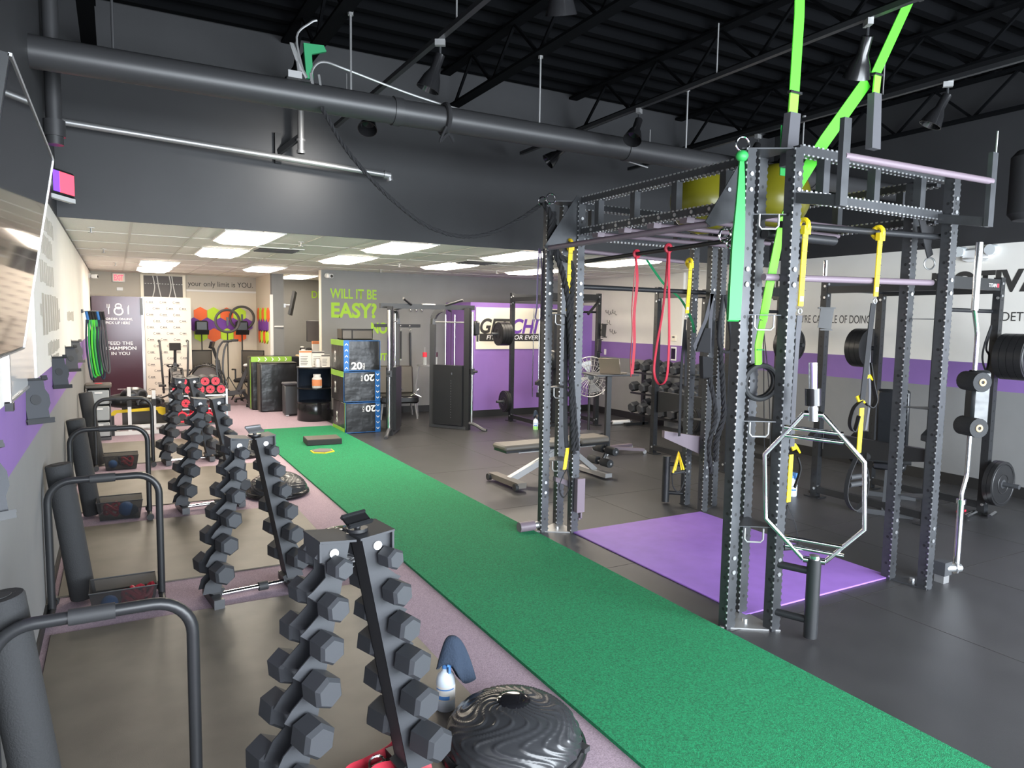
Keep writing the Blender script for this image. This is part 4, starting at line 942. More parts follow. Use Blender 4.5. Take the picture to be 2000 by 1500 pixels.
# landmine attachment near far tower
t=thing('landmine_attachment','black landmine grip attachment on the floor by the farthest rig tower','attachment',(5.3,5.0,0))
MB().cyl((.0,0,.06),(.12,-.05,.06),.04,12).build('joint','black_metal',t); MB().cyl((.1,-.05,.08),(.0,0,.46),.022,10).build('sleeve','black_metal',t); MB().cyl((-.02,-.03,.03),(.14,-.09,.03),.012,8).cyl((-.02,.03,.09),(.13,-.03,.09),.012,8).build('bolt','bolt',t)
# ------------------------------------------------------------------ back left area
# resistance tubes on a wall hook
t=thing('resistance_tube_rack','wall hook crowded with blue, green and grey resistance tubes','tube rack',(XL+.02,12.2,1.9))
MB().box(-.02,-.2,-.02,.0,.2,.03).build('hook_board','black_metal',t,smooth=False)
for k,(y,m,zz) in enumerate([(-.12,'towel',-.95),(-.1,'green_band',-.92),(-.05,'lime',-.9),(.0,'green_band',-.9),(.05,'towel',-.95),(.1,'fabric_grey',-.85),(.15,'fabric_grey',-.88)]):
    x=.04+.034*k; y*=.5
    MB().tube(smoothpts([(x,y,-.12),(x-.01,y-.05,-.5),(x+.03,y-.03,zz),(x+.07,y+.03,zz+.01),(x+.05,y+.03,-.5),(x+.02,y,-.12)],6),.014,6).build('tube',m,t)
    MB().cyl((x,y,.0),(x+.02,y,-.12),.02,8).build('handle','blue' if k in (0,4) else 'fabric_black',t); MB().cyl((-.02,y,.0),(x+.02,y,.01),.006,6).build('peg','alu',t)
# plastic drawer tower
t=thing('drawer_tower','clear plastic drawer tower with grey lid by the left wall','drawers',(-.25,12.2,.004))
MB().rbox(-.15,-.2,0,.15,.2,.05,.01).box(-.15,-.2,.05,-.14,.2,.78).box(.14,-.2,.05,.15,.2,.78).box(-.15,.19,.05,.15,.2,.78).build('frame','fabric_grey',t,smooth=False)
for k in range(3):
    d=MB().rbox(-.135,-.215,.06+.24*k,.135,.18,.27+.24*k,.012).build('drawer','tinted_clear',t); MB().box(-.05,-.225,.22+.24*k,.05,-.213,.245+.24*k).build('handle','white_plastic',d,smooth=False)
MB().rbox(-.17,-.24,.78,.17,.22,.83,.012).build('lid','vinyl_brown',t); MB().lathe([(0,.8305),(.05,.8305),(.05,.836),(0,.838)],16).build('lid_label','red',t)
# white frame rack with sandbags
t=thing('sled_rack','white metal push sled with black-capped uprights','sled',(.3,12.45,.004))
MB().box(-.36,-.05,.0,.40,.0,.06).box(-.36,.5,.0,.40,.55,.06).box(-.3,-.04,.1,.40,.02,.15).box(-.36,.0,.0,-.3,.5,.06).box(.34,.0,.0,.40,.5,.06).build('base_frame','white_plastic',t,smooth=False)
for x in (-.15,.19): MB().box(x-.025,-.05,.06,x+.025,.0,.74 if x<0 else .68).build('upright','white_plastic',t,smooth=False); MB().box(x-.03,-.056,.44,x+.03,.006,.55).build('rubber_clamp','rubber',t,smooth=False)
MB().box(-.43,-.06,.0,-.36,.06,.3).build('side_pad','rubber',t,smooth=False); MB().box(.38,-.06,.09,.43,.03,.17).build('end_cap','black_metal',t,smooth=False)
t=thing('yellow_hurdle','yellow plastic hurdle bar lying on the sled','hurdle',(.3,12.62,.30)); MB().prism([(-.42,-.02,-.03),(-.38,-.02,-.03),(-.32,-.02,.03),(.24,-.02,.05),(.26,-.02,.0),(.36,-.02,-.06),(.36,-.02,.08),(.3,-.02,.10),(-.36,-.02,.07),(-.42,-.02,.02)],(0,.04,0)).build('bar','yellow',t,smooth=False)
for k,(x,y,z,sx) in enumerate([(.08,12.8,.50,.28),(.42,12.82,.46,.25),(.22,12.74,.60,.2)]):
    t=thing('sandbag',['black sandbag with grey handles on the sled, left one','black sandbag on the sled, right one','black sandbag on the sled, top one'][k],'sandbag',(x,y,z),R(10*k))
    MB().sphere((0,0,0),.13,20,12,(sx/.13,1,.9)).build('bag','vinyl_black',t)
    for s in (-1,1): MB().tube(arcpts((s*sx*.4,-.12,.0),.07,200,-20,10),.014,6).build('handle','fabric_grey',t)
tag(MB().box(.05,13.05,.004,.75,13.45,.42).build('sled_box','vinyl_brown',smooth=False),'dark plyometric box under the sandbags behind the white sled','box')
# red vinyl-end medicine tubes rack
t=thing('storage_rack','grey two-tier rack for red-ended training tubes','rack',(1.13,12.28,.004))
for s in (-1,1): MB().bar((s*.40,-.1,0),(s*.40,-.1,.70),.03,.04).bar((s*.40,.3,0),(s*.40,.3,.70),.03,.04).build('post','galv',t,smooth=False); MB().box(s*.40-.05,-.15,.34,s*.40+.05,-.11,.45).build('clamp_knob','black_metal',t,smooth=False)
for z in (.13,.38,.59): MB().box(-.40,-.13,z,.40,-.1,z+.025).box(-.40,-.1,z,.40,.3,z+.01).build('shelf','galv' if z>.2 else 'steel_grey',t,smooth=False)
tube0=None
TP=[(-.33,.70,'far left lower'),(-.15,.70,'second lower'),(.01,.70,'third lower'),(.16,.70,'fourth lower'),(.32,.70,'right lower'),(-.24,.83,'far left upper'),(-.07,.83,'second upper'),(.085,.83,'third upper'),(.24,.83,'right upper'),(-.2,.49,'single on the middle shelf')]
for dx,z,d in TP:
    lb='black training tube with red end face, %s on the rack'%d
    p=(1.13+dx,12.22,z)
    if tube0 is None:
        tube0=thing('training_tube',lb,'training tube',p,0,'red-ended training tubes')
        MB().cyl((0,-.04,0),(0,.4,0),.078,24).build('body','rubber',tube0); MB().ring((0,-.042,0),.07,.008,(0,1,0),24,6).build('rim','rubber',tube0); MB().cyl((0,-.045,0),(0,-.041,0),.063,24,.058).build('end_face','red',tube0)
        b=MB()
        for k in range(6): b.cbox((.03*math.cos(R(60*k)),-.047,.03*math.sin(R(60*k))),(.045,.004,.004),Matrix.Rotation(R(-60*k),3,'Y'))
        b.cyl((0,-.049,0),(0,-.045,0),.012,10); b.build('hub','fabric_black',tube0,smooth=False)
    else: dup(tube0,p,None,lb)
k0=None
for i,(dx,z,d) in enumerate([(-.26,.27,'left'),(-.1,.25,'second'),(.13,.25,'third'),(.27,.27,'right'),(-.05,.33,'back left'),(.1,.36,'back right')]):
    lb='red grip plate with dark centre on the bottom shelf, %s'%d; p=(1.13+dx,12.18 if i<4 else 12.35,z)
    if k0 is None:
        k0=thing('grip_plate',lb,'weight plate',p,0,'red grip plates'); MB().ring((0,0,0),.072,.017,(0,1,0),24,8).build('rim','red',k0); MB().cyl((0,-.01,0),(0,.06,0),.06,20).build('core','rubber',k0)
        for a in (210,330,90): MB().cyl((.08*math.cos(R(a)),0,.08*math.sin(R(a))),(.125*math.cos(R(a)),0,.125*math.sin(R(a))),.013,8).build('grip','red',k0)
    else: dup(k0,p,None,lb)
# fridge with food advert
t=thing('meal_fridge','tall plum glass-front fridge with white meal advert lettering','fridge',(0,16.55,.004))
MB().box(-.41,.02,0,.52,.7,2.22).build('cabinet','black_metal',t,smooth=False); MB().box(-.41,0,.12,.47,.02,2.22).build('door','fridge_plum',t,smooth=False)
MB().box(.47,-.01,.05,.52,.02,2.22).build('door_edge','alu',t,smooth=False); MB().box(.45,-.05,1.85,.50,-.0,2.2).build('handle','steel_grey',t,smooth=False); MB().box(-.41,.0,0,.47,.02,.12).build('kick_grille','fabric_black',t,smooth=False)
for s,w2,z in (('ORDER ONLINE,',.48,1.735),('PICK UP HERE',.43,1.66)): text(s,w2,.05,'letter_white',t,(-.17,-.003,z))
text('FEED THE',.45,.065,'letter_white',t,(-.15,-.003,1.24)); text('CHAMPION',.55,.07,'letter_white',t,(-.19,-.003,1.135),bold=.02); text('IN YOU',.33,.065,'letter_white',t,(-.09,-.003,1.03))
b=MB().ring((.06,-.004,1.92),.075,.016,(0,1,0),28,6).ring((.06,-.004,2.02),.05,.013,(0,1,0),20,6).box(.02,-.006,2.05,.1,-.001,2.07)
b.box(-.125,-.006,1.86,-.105,-.001,2.0)
for k in range(3): b.box(-.145+.022*k,-.006,1.98,-.138+.022*k,-.001,2.06)
b.prism([(.225,-.006,1.86),(.245,-.006,1.86),(.245,-.006,2.05),(.222,-.006,2.0)],(0,.005,0)); b.build('emblem','letter_white',t,smooth=False)
b=MB()
for k in range(14): b.box(.0+.022*k,-.004,.325,.014+.022*k,-.001,.34)
b.build('web_address','letter_white',t,smooth=False)
# step and repeat backdrop
t=thing('logo_backdrop','cream photo backdrop printed with rows of small logos','backdrop',(.53,16.62,.004)); MB().box(0,0,.0,.88,.03,2.23).build('banner','backdrop',t,smooth=False)
b=MB(); 
for j in range(16):
    for i in range(4):
        x=.06+.25*i+(.12 if j%2 else 0); z=2.12-.13*j
        if x>.8: continue
        b.tube(arcpts((x,-.001,z),.022,60,330,8),.0035,4); 
        for k in range(3): b.box(x+.03+.026*k,-.003,z-.012,x+.048+.026*k,-.001,z+.014)
        b.box(x+.03,-.003,z-.028,x+.12,-.001,z-.023)
o=b.build('logo_print','print_dark',t,smooth=False); o['kind']='stuff'
# dark opening with cables above the backdrop
t=thing('dark_hatch','dark ceiling hatch with hanging white cables above the backdrop','hatch',(.55,17.29,2.2)); MB().box(0,-.02,0,.76,0,.5).build('opening','print_dark',t,smooth=False); MB().box(.76,-.04,0,.82,0,.52).build('frame','sign_cream',t,smooth=False); MB().box(-.06,-.04,.0,0,0,.52).build('frame','sign_cream',t,smooth=False)
for k,x in enumerate((.18,.26,.5,.55)): MB().tube(smoothpts([(x,-.03,.5),(x+.03,-.04,.25),(x+.08*(1 if k%2 else -.3),-.03,0)],5),.012,6).build('cable','white_plastic',t)
b=MB()
for k in range(14): b.cyl((.02+.055*k,-.05,.33),(.05+.055*k,-.05,.33),.008,6)
b.build('string_lights','white_plastic',t)
# hexagon panels on the alcove walls
def hexa(x,z,m,lb):
    o=MB().prism([(.155*math.cos(R(60*i+30)),0,.155*math.sin(R(60*i+30))) for i in range(6)],(0,.02,0)).build('hexagon_panel',m,wk,False,(x,17.275,z)); o['label']=lb
rows_=[(1.90,[(1.66,'orange'),(1.935,'hex_lime'),(2.21,'orange'),(2.485,'hex_lime')],'top row'),(1.665,[(1.5225,'hex_purple'),(1.7975,'hex_purple'),(2.0725,'hex_purple'),(2.3475,'hex_purple'),(2.6225,'hex_purple')],'middle row'),(1.43,[(1.66,'hex_lime'),(1.935,'orange'),(2.21,'hex_lime'),(2.485,'orange')],'bottom row')]
for z,l,rn in rows_:
    for k,(x,m) in enumerate(l): hexa(x,z,m,'%s hexagon panel on the cream alcove wall, %s in the %s'%({'orange':'orange','hex_lime':'lime','hex_purple':'purple'}[m],ORD[k],rn))
for z,cs,rn in ((1.90,['orange','hex_lime','orange','hex_lime','orange'],'top row'),(1.665,['hex_purple']*4,'middle row'),(1.43,['orange','hex_lime','orange','hex_lime'],'bottom row')):
    for k,c in enumerate(cs):
        y=16.95-.29*k-(.145 if len(cs)==4 else 0)
        o=MB().prism([(0,.155*math.cos(R(60*i+30)),.155*math.sin(R(60*i+30))) for i in range(6)],(.02,0,0)).build('hexagon_panel',c,bpy.data.objects['wall_alcove'],False,(2.828,y,z)); o['label']='%s hexagon panel on the narrow alcove side wall, %s in the %s'%({'orange':'orange','hex_lime':'lime','hex_purple':'purple'}[c],ORD[k],rn)
# fan bikes
def fan_bike(x,y,rz,label):
    t=thing('fan_bike',label,'exercise bike',(x,y,.004),rz)   # front (fan) toward local -y
    b=MB()
    for k in range(26):
        z0=k/26*2*math.pi; b.tube([(-.1,-.42+.33*math.cos(z0),.52+.33*math.sin(z0)),(0,-.42+.37*math.cos(z0),.52+.37*math.sin(z0)),(.1,-.42+.33*math.cos(z0),.52+.33*math.sin(z0))],.006,5)
    b.build('fan_cage','black_metal',t); MB().cyl((-.07,-.42,.52),(.07,-.42,.52),.28,28).build('fan_drum','print_dark',t)
    for s in (-1,1): MB().ring((s*.1,-.42,.52),.33,.016,(1,0,0),28,6).build('cage_rim','black_metal',t)
    MB().bar((0,-.42,.2),(0,.35,.3),.06,.09).bar((0,.2,.3),(0,.42,.82),.06,.07).bar((0,-.12,.32),(0,-.2,.95),.06,.08).build('frame','steel_grey',t,smooth=False)
    MB().box(-.28,-.62,0,.28,-.54,.06).box(-.25,.42,0,.25,.5,.06).bar((0,-.58,.05),(0,-.42,.3),.06,.06).bar((0,.46,.05),(0,.3,.3),.06,.06).build('floor_foot','black_metal',t,smooth=False)
    MB().rbox(-.12,.33,.82,.12,.6,.88,.03).build('saddle','white_plastic' if rz else 'black_gloss',t)
    MB().bar((0,-.2,.95),(0,-.28,1.2),.05,.05).build('console_post','black_metal',t,smooth=False); MB().cbox((0,-.3,1.26),(.2,.05,.14),Matrix.Rotation(R(-15),3,'X')).build('console','black_gloss',t,smooth=False)
    for s in (-1,1):
        MB().tube(smoothpts([(s*.2,-.05,.35),(s*.22,-.15,.7),(s*.24,-.12,1.15),(s*.25,-.02,1.34)],5)+[(s*.25,.12,1.35)],.02,8).build('arm_lever','steel_grey',t); MB().cyl((s*.25,.0,1.345),(s*.25,.16,1.355),.026,10).build('grip','rubber',t)
        MB().cyl((s*.06,-.02,.33),(s*.26,-.02,.33+s*.08),.016,8).cbox((s*.3,-.02,.33+s*.14),(.1,.1,.03)).build('pedal','black_metal',t,smooth=False)
        MB().cyl((s*.17,-.3,.52),(s*.3,-.3,.52),.022,8).build('foot_peg','black_metal',t)
    return t
fan_bike(.98,15.3,0,'black fan bike standing in front of the logo backdrop')
t=fan_bike(2.0,15.7,R(-112),'black fan bike with pale saddle beside the hexagon wall')
# ring lights on tripods
def ring_light(x,y,z,label,r=.2):
    t=thing('ring_light',label,'ring light',(x,y,.004))
    MB().ring((0,0,z),r,.028,(.1,1,.05),36,10).build('ring','fabric_grey',t); MB().ring((0,-.02,z),r,.012,(.1,1,.05),36,6).build('diffuser','vinyl_brown',t)
    MB().cyl((0,.02,.55),(0,.02,z-r),.012,8).build('pole','black_metal',t); MB().box(-.02,-.01,z-.1,.02,.02,z+.08).build('phone_clamp','black_metal',t,smooth=False)
    for k in range(3): a=R(90+120*k); MB().cyl((0,.02,.55),(.32*math.cos(a),.02+.32*math.sin(a),.0),.009,6).build('leg','black_metal',t)
ring_light(2.12,16.5,1.75,'round ring light on a tripod, the nearer left one',.24); ring_light(2.48,16.9,1.82,'round ring light on a tripod, the rear right one',.25)
for k,(x,y,lb) in enumerate([(1.64,16.9,'black studio lamp on a stand left of the ring lights'),(2.47,16.9,'black studio lamp on a stand right of the ring lights')]):
    t=thing('studio_lamp',lb,'lamp',(x,y,.004)); MB().cyl((0,0,.4),(0,0,1.5),.012,8).build('pole','black_metal',t); MB().rbox(-.13,-.08,1.5,.13,.08,1.75,.03).build('lamp_head','black_metal',t); MB().cbox((0,-.1,1.5),(.28,.02,.12),Matrix.Rotation(R(35),3,'X')).build('barn_door','black_metal',t,smooth=False)
    for j in range(3): a=R(90+120*j); MB().cyl((0,0,.4),(.3*math.cos(a),.3*math.sin(a),0),.009,6).build('leg','black_metal',t)
# office chair
def chair(x,y,rz,label):
    t=thing('office_chair',label,'chair',(x,y,.004),rz)
    MB().rbox(-.25,-.25,.44,.25,.22,.52,.03).build('seat','fabric_black',t); MB().tube([(-.24,.24,.62),(-.25,.28,1.1),(.25,.28,1.1),(.24,.24,.62)],.02,8,True).build('back_frame','black_metal',t); MB().box(-.23,.255,.63,.23,.27,1.09).build('mesh_back','vinyl_brown',t,smooth=False); MB().rbox(-.2,.2,.6,.2,.28,.72,.02).build('lumbar','vinyl_brown',t)
    for s in (-1,1): MB().tube([(s*.27,.05,.46),(s*.31,.05,.5),(s*.31,.05,.7),(s*.31,-.12,.71)],.018,8).build('armrest','black_metal',t)
    MB().cyl((0,0,.1),(0,0,.44),.03,10).build('gas_lift','black_metal',t)
    for k in range(5): a=R(72*k); MB().bar((0,0,.1),(.28*math.cos(a),.28*math.sin(a),.07),.04,.03).cyl((.28*math.cos(a)-.02,.28*math.sin(a),.03),(.28*math.cos(a)+.02,.28*math.sin(a),.03),.03,10).build('base_leg','black_metal',t)
chair(1.62,16.5,R(10),'black mesh office chair left of the ring lights'); chair(2.50,16.25,R(-30),'black mesh office chair behind the fan bike')
# padded plyo blocks, bin, drum
t=thing('plyo_block','tall black padded block with green arrow strip on top','plyo box',(2.32,14.75,.004)); MB().rbox(0,0,0,.95,.55,1.06,.03).build('body','vinyl_black',t); MB().rbox(-.005,-.006,.96,.78,.01,1.065,.002).build('green_strip','plyo_lime',t,smooth=False)
b=MB()
for k in range(5): b.prism([(.12+.13*k,-.008,1.05),(.14+.13*k,-.008,1.05),(.17+.13*k,-.008,1.012),(.14+.13*k,-.008,.975),(.12+.13*k,-.008,.975),(.15+.13*k,-.008,1.012)],(0,.003,0))
b.build('arrow_print','letter_white',t,smooth=False); MB().box(-.006,.1,.02,.0,.14,1.0).build('green_piping','plyo_lime',t,smooth=False)
t=thing('plyo_block','large black padded block with grey side in front of the arrow block','plyo box',(2.42,14.36,.004)); MB().rbox(0,0,0,.70,.36,.96,.025).build('body','vinyl_black',t); MB().box(-.004,.02,.02,.0,.34,.94).build('side_panel','vinyl_brown',t,smooth=False); MB().box(.0,0,.955,.7,.36,.966).build('top_panel','vinyl_brown',t,smooth=False)
t=thing('waste_bin','slim grey pedal bin between the black block and the drum','bin',(2.86,13.75,.004)); MB().rbox(-.13,-.12,.02,.13,.12,.58,.02).build('body','steel_grey',t); MB().rbox(-.14,-.13,.58,.14,.13,.63,.015).build('lid','fabric_grey',t); MB().box(-.12,-.16,.01,-.06,-.1,.03).build('pedal','alu',t,smooth=False)
t=thing('drum_shelf','black steel drum cut open as a display shelf','drum',(3.13,13.0,.004))
MB().lathe([(0,0),(.30,0),(.305,.01),(.305,.31),(.30,.32),(0,.32)],36).build('lower_drum','black_gloss',t)
MB().lathe([(.30,.32),(.30,.97),(.285,.97),(.285,.32)],30,arc=(R(-10),R(190))).build('back_shell','towel',t)
for z,m in ((.32,'black_gloss'),(.58,'black_gloss'),(.95,'black_metal')): MB().lathe([(0,z),(.305,z),(.305,z+.022),(0,z+.022)],36).build('shelf_disc',m,t)
t=thing('supplement_tub','white supplement tub with red label on the drum shelf','tub',(3.13,12.8,.606)); MB().lathe([(0,0),(.078,0),(.085,.015),(.085,.17),(.06,.2),(.06,.205),(0,.205)],24).build('jar','white_plastic',t); MB().lathe([(.0865,.04),(.087,.05),(.087,.14),(.0865,.15)],24).build('label','skin_orange',t); MB().cyl((0,0,.2),(0,0,.245),.066,20).build('lid','white_plastic',t)
for k,(x,y,w2,h,lb) in enumerate([(2.95,12.88,.22,.30,'white flyer with orange header in a stand on the drum'),(3.2,12.98,.22,.28,'white flyer in an acrylic stand at the rear of the drum'),(3.3,12.85,.15,.22,'small printed flyer in an acrylic stand on the drum, right one')]):
    t=thing('flyer_stand',lb,'flyer',(x,y,.976)); MB().box(-w2/2,0,0,w2/2,.006,h).box(-w2/2,-.03,0,w2/2,.05,.004).build('sheet','paper',t,smooth=False)
    b=MB()
    for j in range(6): b.box(-w2*.4,-.002,h*(.12+.1*j),w2*(.1+.05*(j%3)),0,h*(.15+.1*j))
    b.build('print','print_dark',t,smooth=False); MB().box(-w2/2,-.003,h*.87,w2/2,0,h*.97).build('header','skin_orange' if k==0 else 'print_dark',t,smooth=False)
tag(MB().lathe([(0,0),(.045,0),(.045,.11),(.03,.13),(.03,.15),(0,.15)],16).build('supplement_jar','white_plastic',None,True,(3.16,12.85,.976)),'small white jar standing between the flyers on the drum','jar')
# reception desk
t=thing('reception_desk','pale wooden reception counter with items behind the drum','desk',(4.08,14.98,.004)); MB().rbox(-.78,-.2,1.02,.9,.35,1.07,.01).build('worktop','tan_wood',t); MB().box(-.6,-.1,0,.8,.3,1.02).build('front_panel','wall_dark',t,smooth=False)
t=thing('desk_monitor','large black computer monitor with webcam on the reception desk','monitor',(3.85,15.2,1.074)); MB().rbox(-.34,0,.28,.34,.04,.72,.01).build('casing','black_metal',t); MB().box(-.33,-.002,.29,.33,0,.71).build('screen','print_dark',t,smooth=False); MB().cyl((0,.05,0),(0,.05,.4),.03,10).cyl((0,.05,0),(0,.05,.015),.13,18).build('stand','black_metal',t); MB().rbox(-.05,-.03,.70,.05,.03,.75,.008).cyl((0,-.04,.725),(0,-.03,.725),.018,12).build('webcam','black_gloss',t)
for k,(x,y,h,r,m,l) in enumerate([(3.36,14.85,.14,.05,'white_plastic','white supplement pot with dark label at the left end of the counter'),(3.48,14.87,.15,.055,'vinyl_brown','brown supplement pot on the counter, next to the white pot'),(3.42,15.2,.18,.05,'fabric_black','black bottle on the counter behind the pots')]):
    t=thing('supplement_pot',l,'pot',(x,y,1.074)); MB().lathe([(0,0),(r,0),(r,h*.8),(r*.8,h*.85),(0,h*.85)],18).build('jar',m,t); MB().cyl((0,0,h*.85),(0,0,h),r*.85,16).build('lid','white_plastic' if k!=1 else 'fabric_black',t); MB().lathe([(r*1.01,h*.2),(r*1.015,h*.6)],18).build('label','print_dark',t)
for k,(x,y,l) in enumerate([(3.55,15.18,'black cap with round white badge on the reception counter'),(3.88,14.9,'black cap with white badge at the right of the reception counter')]):
    t=thing('cap',l,'cap',(x,y,1.074),R(10)); MB().lathe([(.11,0),(.11,.05),(.09,.12),(.05,.15),(0,.155)],20).build('crown','fabric_black',t); MB().cbox((0,-.14,.01),(.16,.1,.012)).build('visor','fabric_black',t); MB().cyl((0,-.105,.075),(0,-.115,.07),.028,14).build('badge','letter_white',t)
for k,(x,y,w2,h,m,l) in enumerate([(3.62,14.85,.16,.3,'paper','white card display with brown top on the reception counter'),(3.8,14.85,.14,.16,'white_plastic','white box on the reception counter behind the flyers'),(3.74,15.0,.12,.2,'liquid_green','green patterned carton on the reception counter')]):
    t=thing('carton',l,'carton',(x,y,1.074)); MB().box(-w2/2,-.04,0,w2/2,.04,h).build('body',m,t,smooth=False); MB().box(-w2/2-.002,-.042,h*.8,w2/2+.002,.042,h+.002).build('top_band','skin_orange' if k==0 else 'print_dark',t,smooth=False)
t=thing('wall_monitor_arm','dark screen on a pivot arm fixed to the grey pier','screen',(3.08,15.42,2.1)); MB().box(.0,-.03,-.04,.05,.03,.04).build('wall_plate','alu',t,smooth=False); MB().cyl((.03,0,0),(.14,-.08,0),.02,8).build('arm','alu',t); MB().cbox((.17,-.1,.05),(.05,.32,.5),Matrix.Rotation(R(12),3,'Y')@Matrix.Rotation(R(-20),3,'Z')).build('screen_body','black_metal',t,smooth=False)
# stacked plyo boxes
def plyo(x,y,z,label,up,w2=.6,d=.75,h=.5):
    t=thing('plyo_box',label,'plyo box',(x,y,z)); MB().rbox(0,0,0,w2,d,h,.014).build('foam_body','vinyl_black',t)
    e=MB().tube([(0,-.001,.01),(w2,-.001,.01),(w2,-.001,h-.01),(0,-.001,h-.01)],.006,6,True).build('blue_piping','plyo_blue',t)
    xs=.0 if up else w2-.085
    MB().box(xs,-.006,.0,xs+.085,0,h).build('blue_strip','plyo_blue',t,smooth=False)
    b=MB(); s=1 if up else -1
    for k in range(5):
        cz=.06+.095*k; cx=xs+.0425; b.prism([(cx-.025,-.008,cz-.012*s),(cx-.025,-.008,cz-.028*s),(cx,-.008,cz-.003*s),(cx+.025,-.008,cz-.028*s),(cx+.025,-.008,cz-.012*s),(cx,-.008,cz+.013*s)],(0,.003,0))
    b.build('arrow_print','letter_white',t,smooth=False)
    if up: text('20',.18,.12,'letter_white',t,(.12,-.006,.03),bold=.03); text('INCH',.10,.035,'letter_white',t,(.345,-.006,.03),spin='ccw')
    else: text('20',.17,.11,'letter_white',t,(.33,-.006,.34),bold=.03,flip=True); text('INCH',.09,.033,'letter_white',t,(.31,-.006,.345),spin='ccw')
    MB().box(-.006,.0,h-.09,0,d,h).build('green_strip','plyo_lime',t,smooth=False) if z>.3 else MB().box(-.006,.0,0,0,d,.07).box(-.006,0,0,0,.03,h).build('green_strip','plyo_lime',t,smooth=False)
    text('24',.2,.09,'letter_white',t,(-.001,.46 ,.12),'-x',bold=.03,spin='ccw')
plyo(3.19,11.2,.004,'lowest of the three stacked black and blue plyo boxes',False,.58); plyo(3.165,11.2,.508,'middle one of the three stacked black and blue plyo boxes',False); plyo(3.165,11.2,1.012,'top one of the three stacked black and blue plyo boxes, reading 20 upright',True)
t=thing('storage_tray','dark fabric storage box on top of the plyo stack','box',(3.5,11.7,1.514)); MB().box(-.26,-.14,0,.26,.14,.012).box(-.26,-.14,0,.26,-.13,.17).box(-.26,.13,0,.26,.14,.17).box(-.26,-.14,0,-.25,.14,.17).box(.25,-.14,0,.26,.14,.17).build('shell','vinyl_brown',t,smooth=False); MB().box(-.265,-.146,.15,.265,-.13,.175).box(-.1,-.147,.0,-.08,-.139,.17).build('trim','fabric_black',t,smooth=False)
# ------------------------------------------------------------------ cable machine
t=thing('cable_machine','dark dual-tower cable machine with a multi-grip pull-up bar','cable machine',(0,0,0))
def tower(pf,pb,s):
    pf=Vector(pf);pb=Vector(pb); d=(pf-pb); L=d.length; d.normalize()
    up=Vector((0,0,1)); P=[pb]+[pb+up*z for z in (.6,1.2,1.78)]
    for k in range(1,7): a=R(180-15*k); P.append(pb+d*(.22+.22*math.cos(a))+up*(1.82+.22*math.sin(a)))
    b=MB(); sd=d.cross(up).normalized()
    for i in range(len(P)-1): b.bar(P[i],P[i+1],.06,.09,d if i<3 else up,0,.004)
    b.build('rear_column','steel_grey',t,smooth=False)
    MB().bar(pf,pf+up*2.06,.08,.1,d).build('front_column','black_metal',t,smooth=False)
    m=(pf+pb)/2
    q=Matrix((d,sd,up)).transposed()
    MB().cbox(m+up*.58,(L-.12,.16,1.02),q).build('weight_shroud','black_metal',t,smooth=False)
    b=MB()
    for k in range(15): b.cbox(m+up*(.2+.045*k)+sd*(-.083 if s<0 else .083)*0+Vector((0,-.09,0)),(.05,.03,.012))
    b.build('weight_pin_labels','galv',t,smooth=False)
    for k in (-.09,.09): MB().cyl(m+d*k+up*1.05,m+d*k+up*1.95,.012,10).build('guide_rod','chrome',t)
    MB().cyl(m+d*.02+up*1.05,m+d*.02+up*2.0,.004,6).build('cable','fabric_black',t)
    MB().cyl(pb+up*1.82,pf+up*1.82,.014,8).build('stay_rod','galv',t)
    g=pf+d*.09; MB().cyl(g+up*.1,g+up*2.0,.024,14).build('carriage_post','chrome',t)
    MB().bar(g+up*.95,g+up*1.05,.07,.07).cyl(g+up*1.0,g+d*.1+up*1.0,.02,8).build('carriage','black_metal',t,smooth=False)
    MB().tube(smoothpts([pf+up*.12,pf+d*.15+up*.1,pf+d*.3+up*.03,pf+d*.38+up*.015],5),.03,8).build('curved_foot','steel_grey',t)
    MB().bar(pb+up*.03,pf+up*.03,.1,.05).build('base_rail','steel_grey',t,smooth=False)
    MB().cyl(m+Vector((0,-.09,.95)),m+Vector((0,-.12,.95)),.025,10).cyl(m+Vector((0,-.09,.8)),m+Vector((0,-.11,.8)),.02,10).build('pulley','chrome',t)
tower((3.80,10.8,0),(4.12,11.35,0),-1); tower((5.18,10.85,0),(4.78,11.4,0),1)
MB().bar((3.68,10.95,2.07),(5.34,10.95,2.07),.07,.08).build('top_beam','black_metal',t,smooth=False)
for s,x in ((-1,4.22),(1,4.78)):
    for e in (-1,1): MB().cyl((x,10.95,2.09),(x+s*.24,10.95-.25*e,2.1+.09*e),.02,10).build('grip_bar','black_metal',t)
MB().rbox(4.38,10.9,2.09,4.62,10.98,2.12,.01).build('badge','galv',t); MB().rbox(5.3,10.85,1.6,5.42,10.97,1.85,.03).cyl((5.36,10.84,1.5),(5.36,10.84,1.62),.02,8).build('pulley_box','black_metal',t)
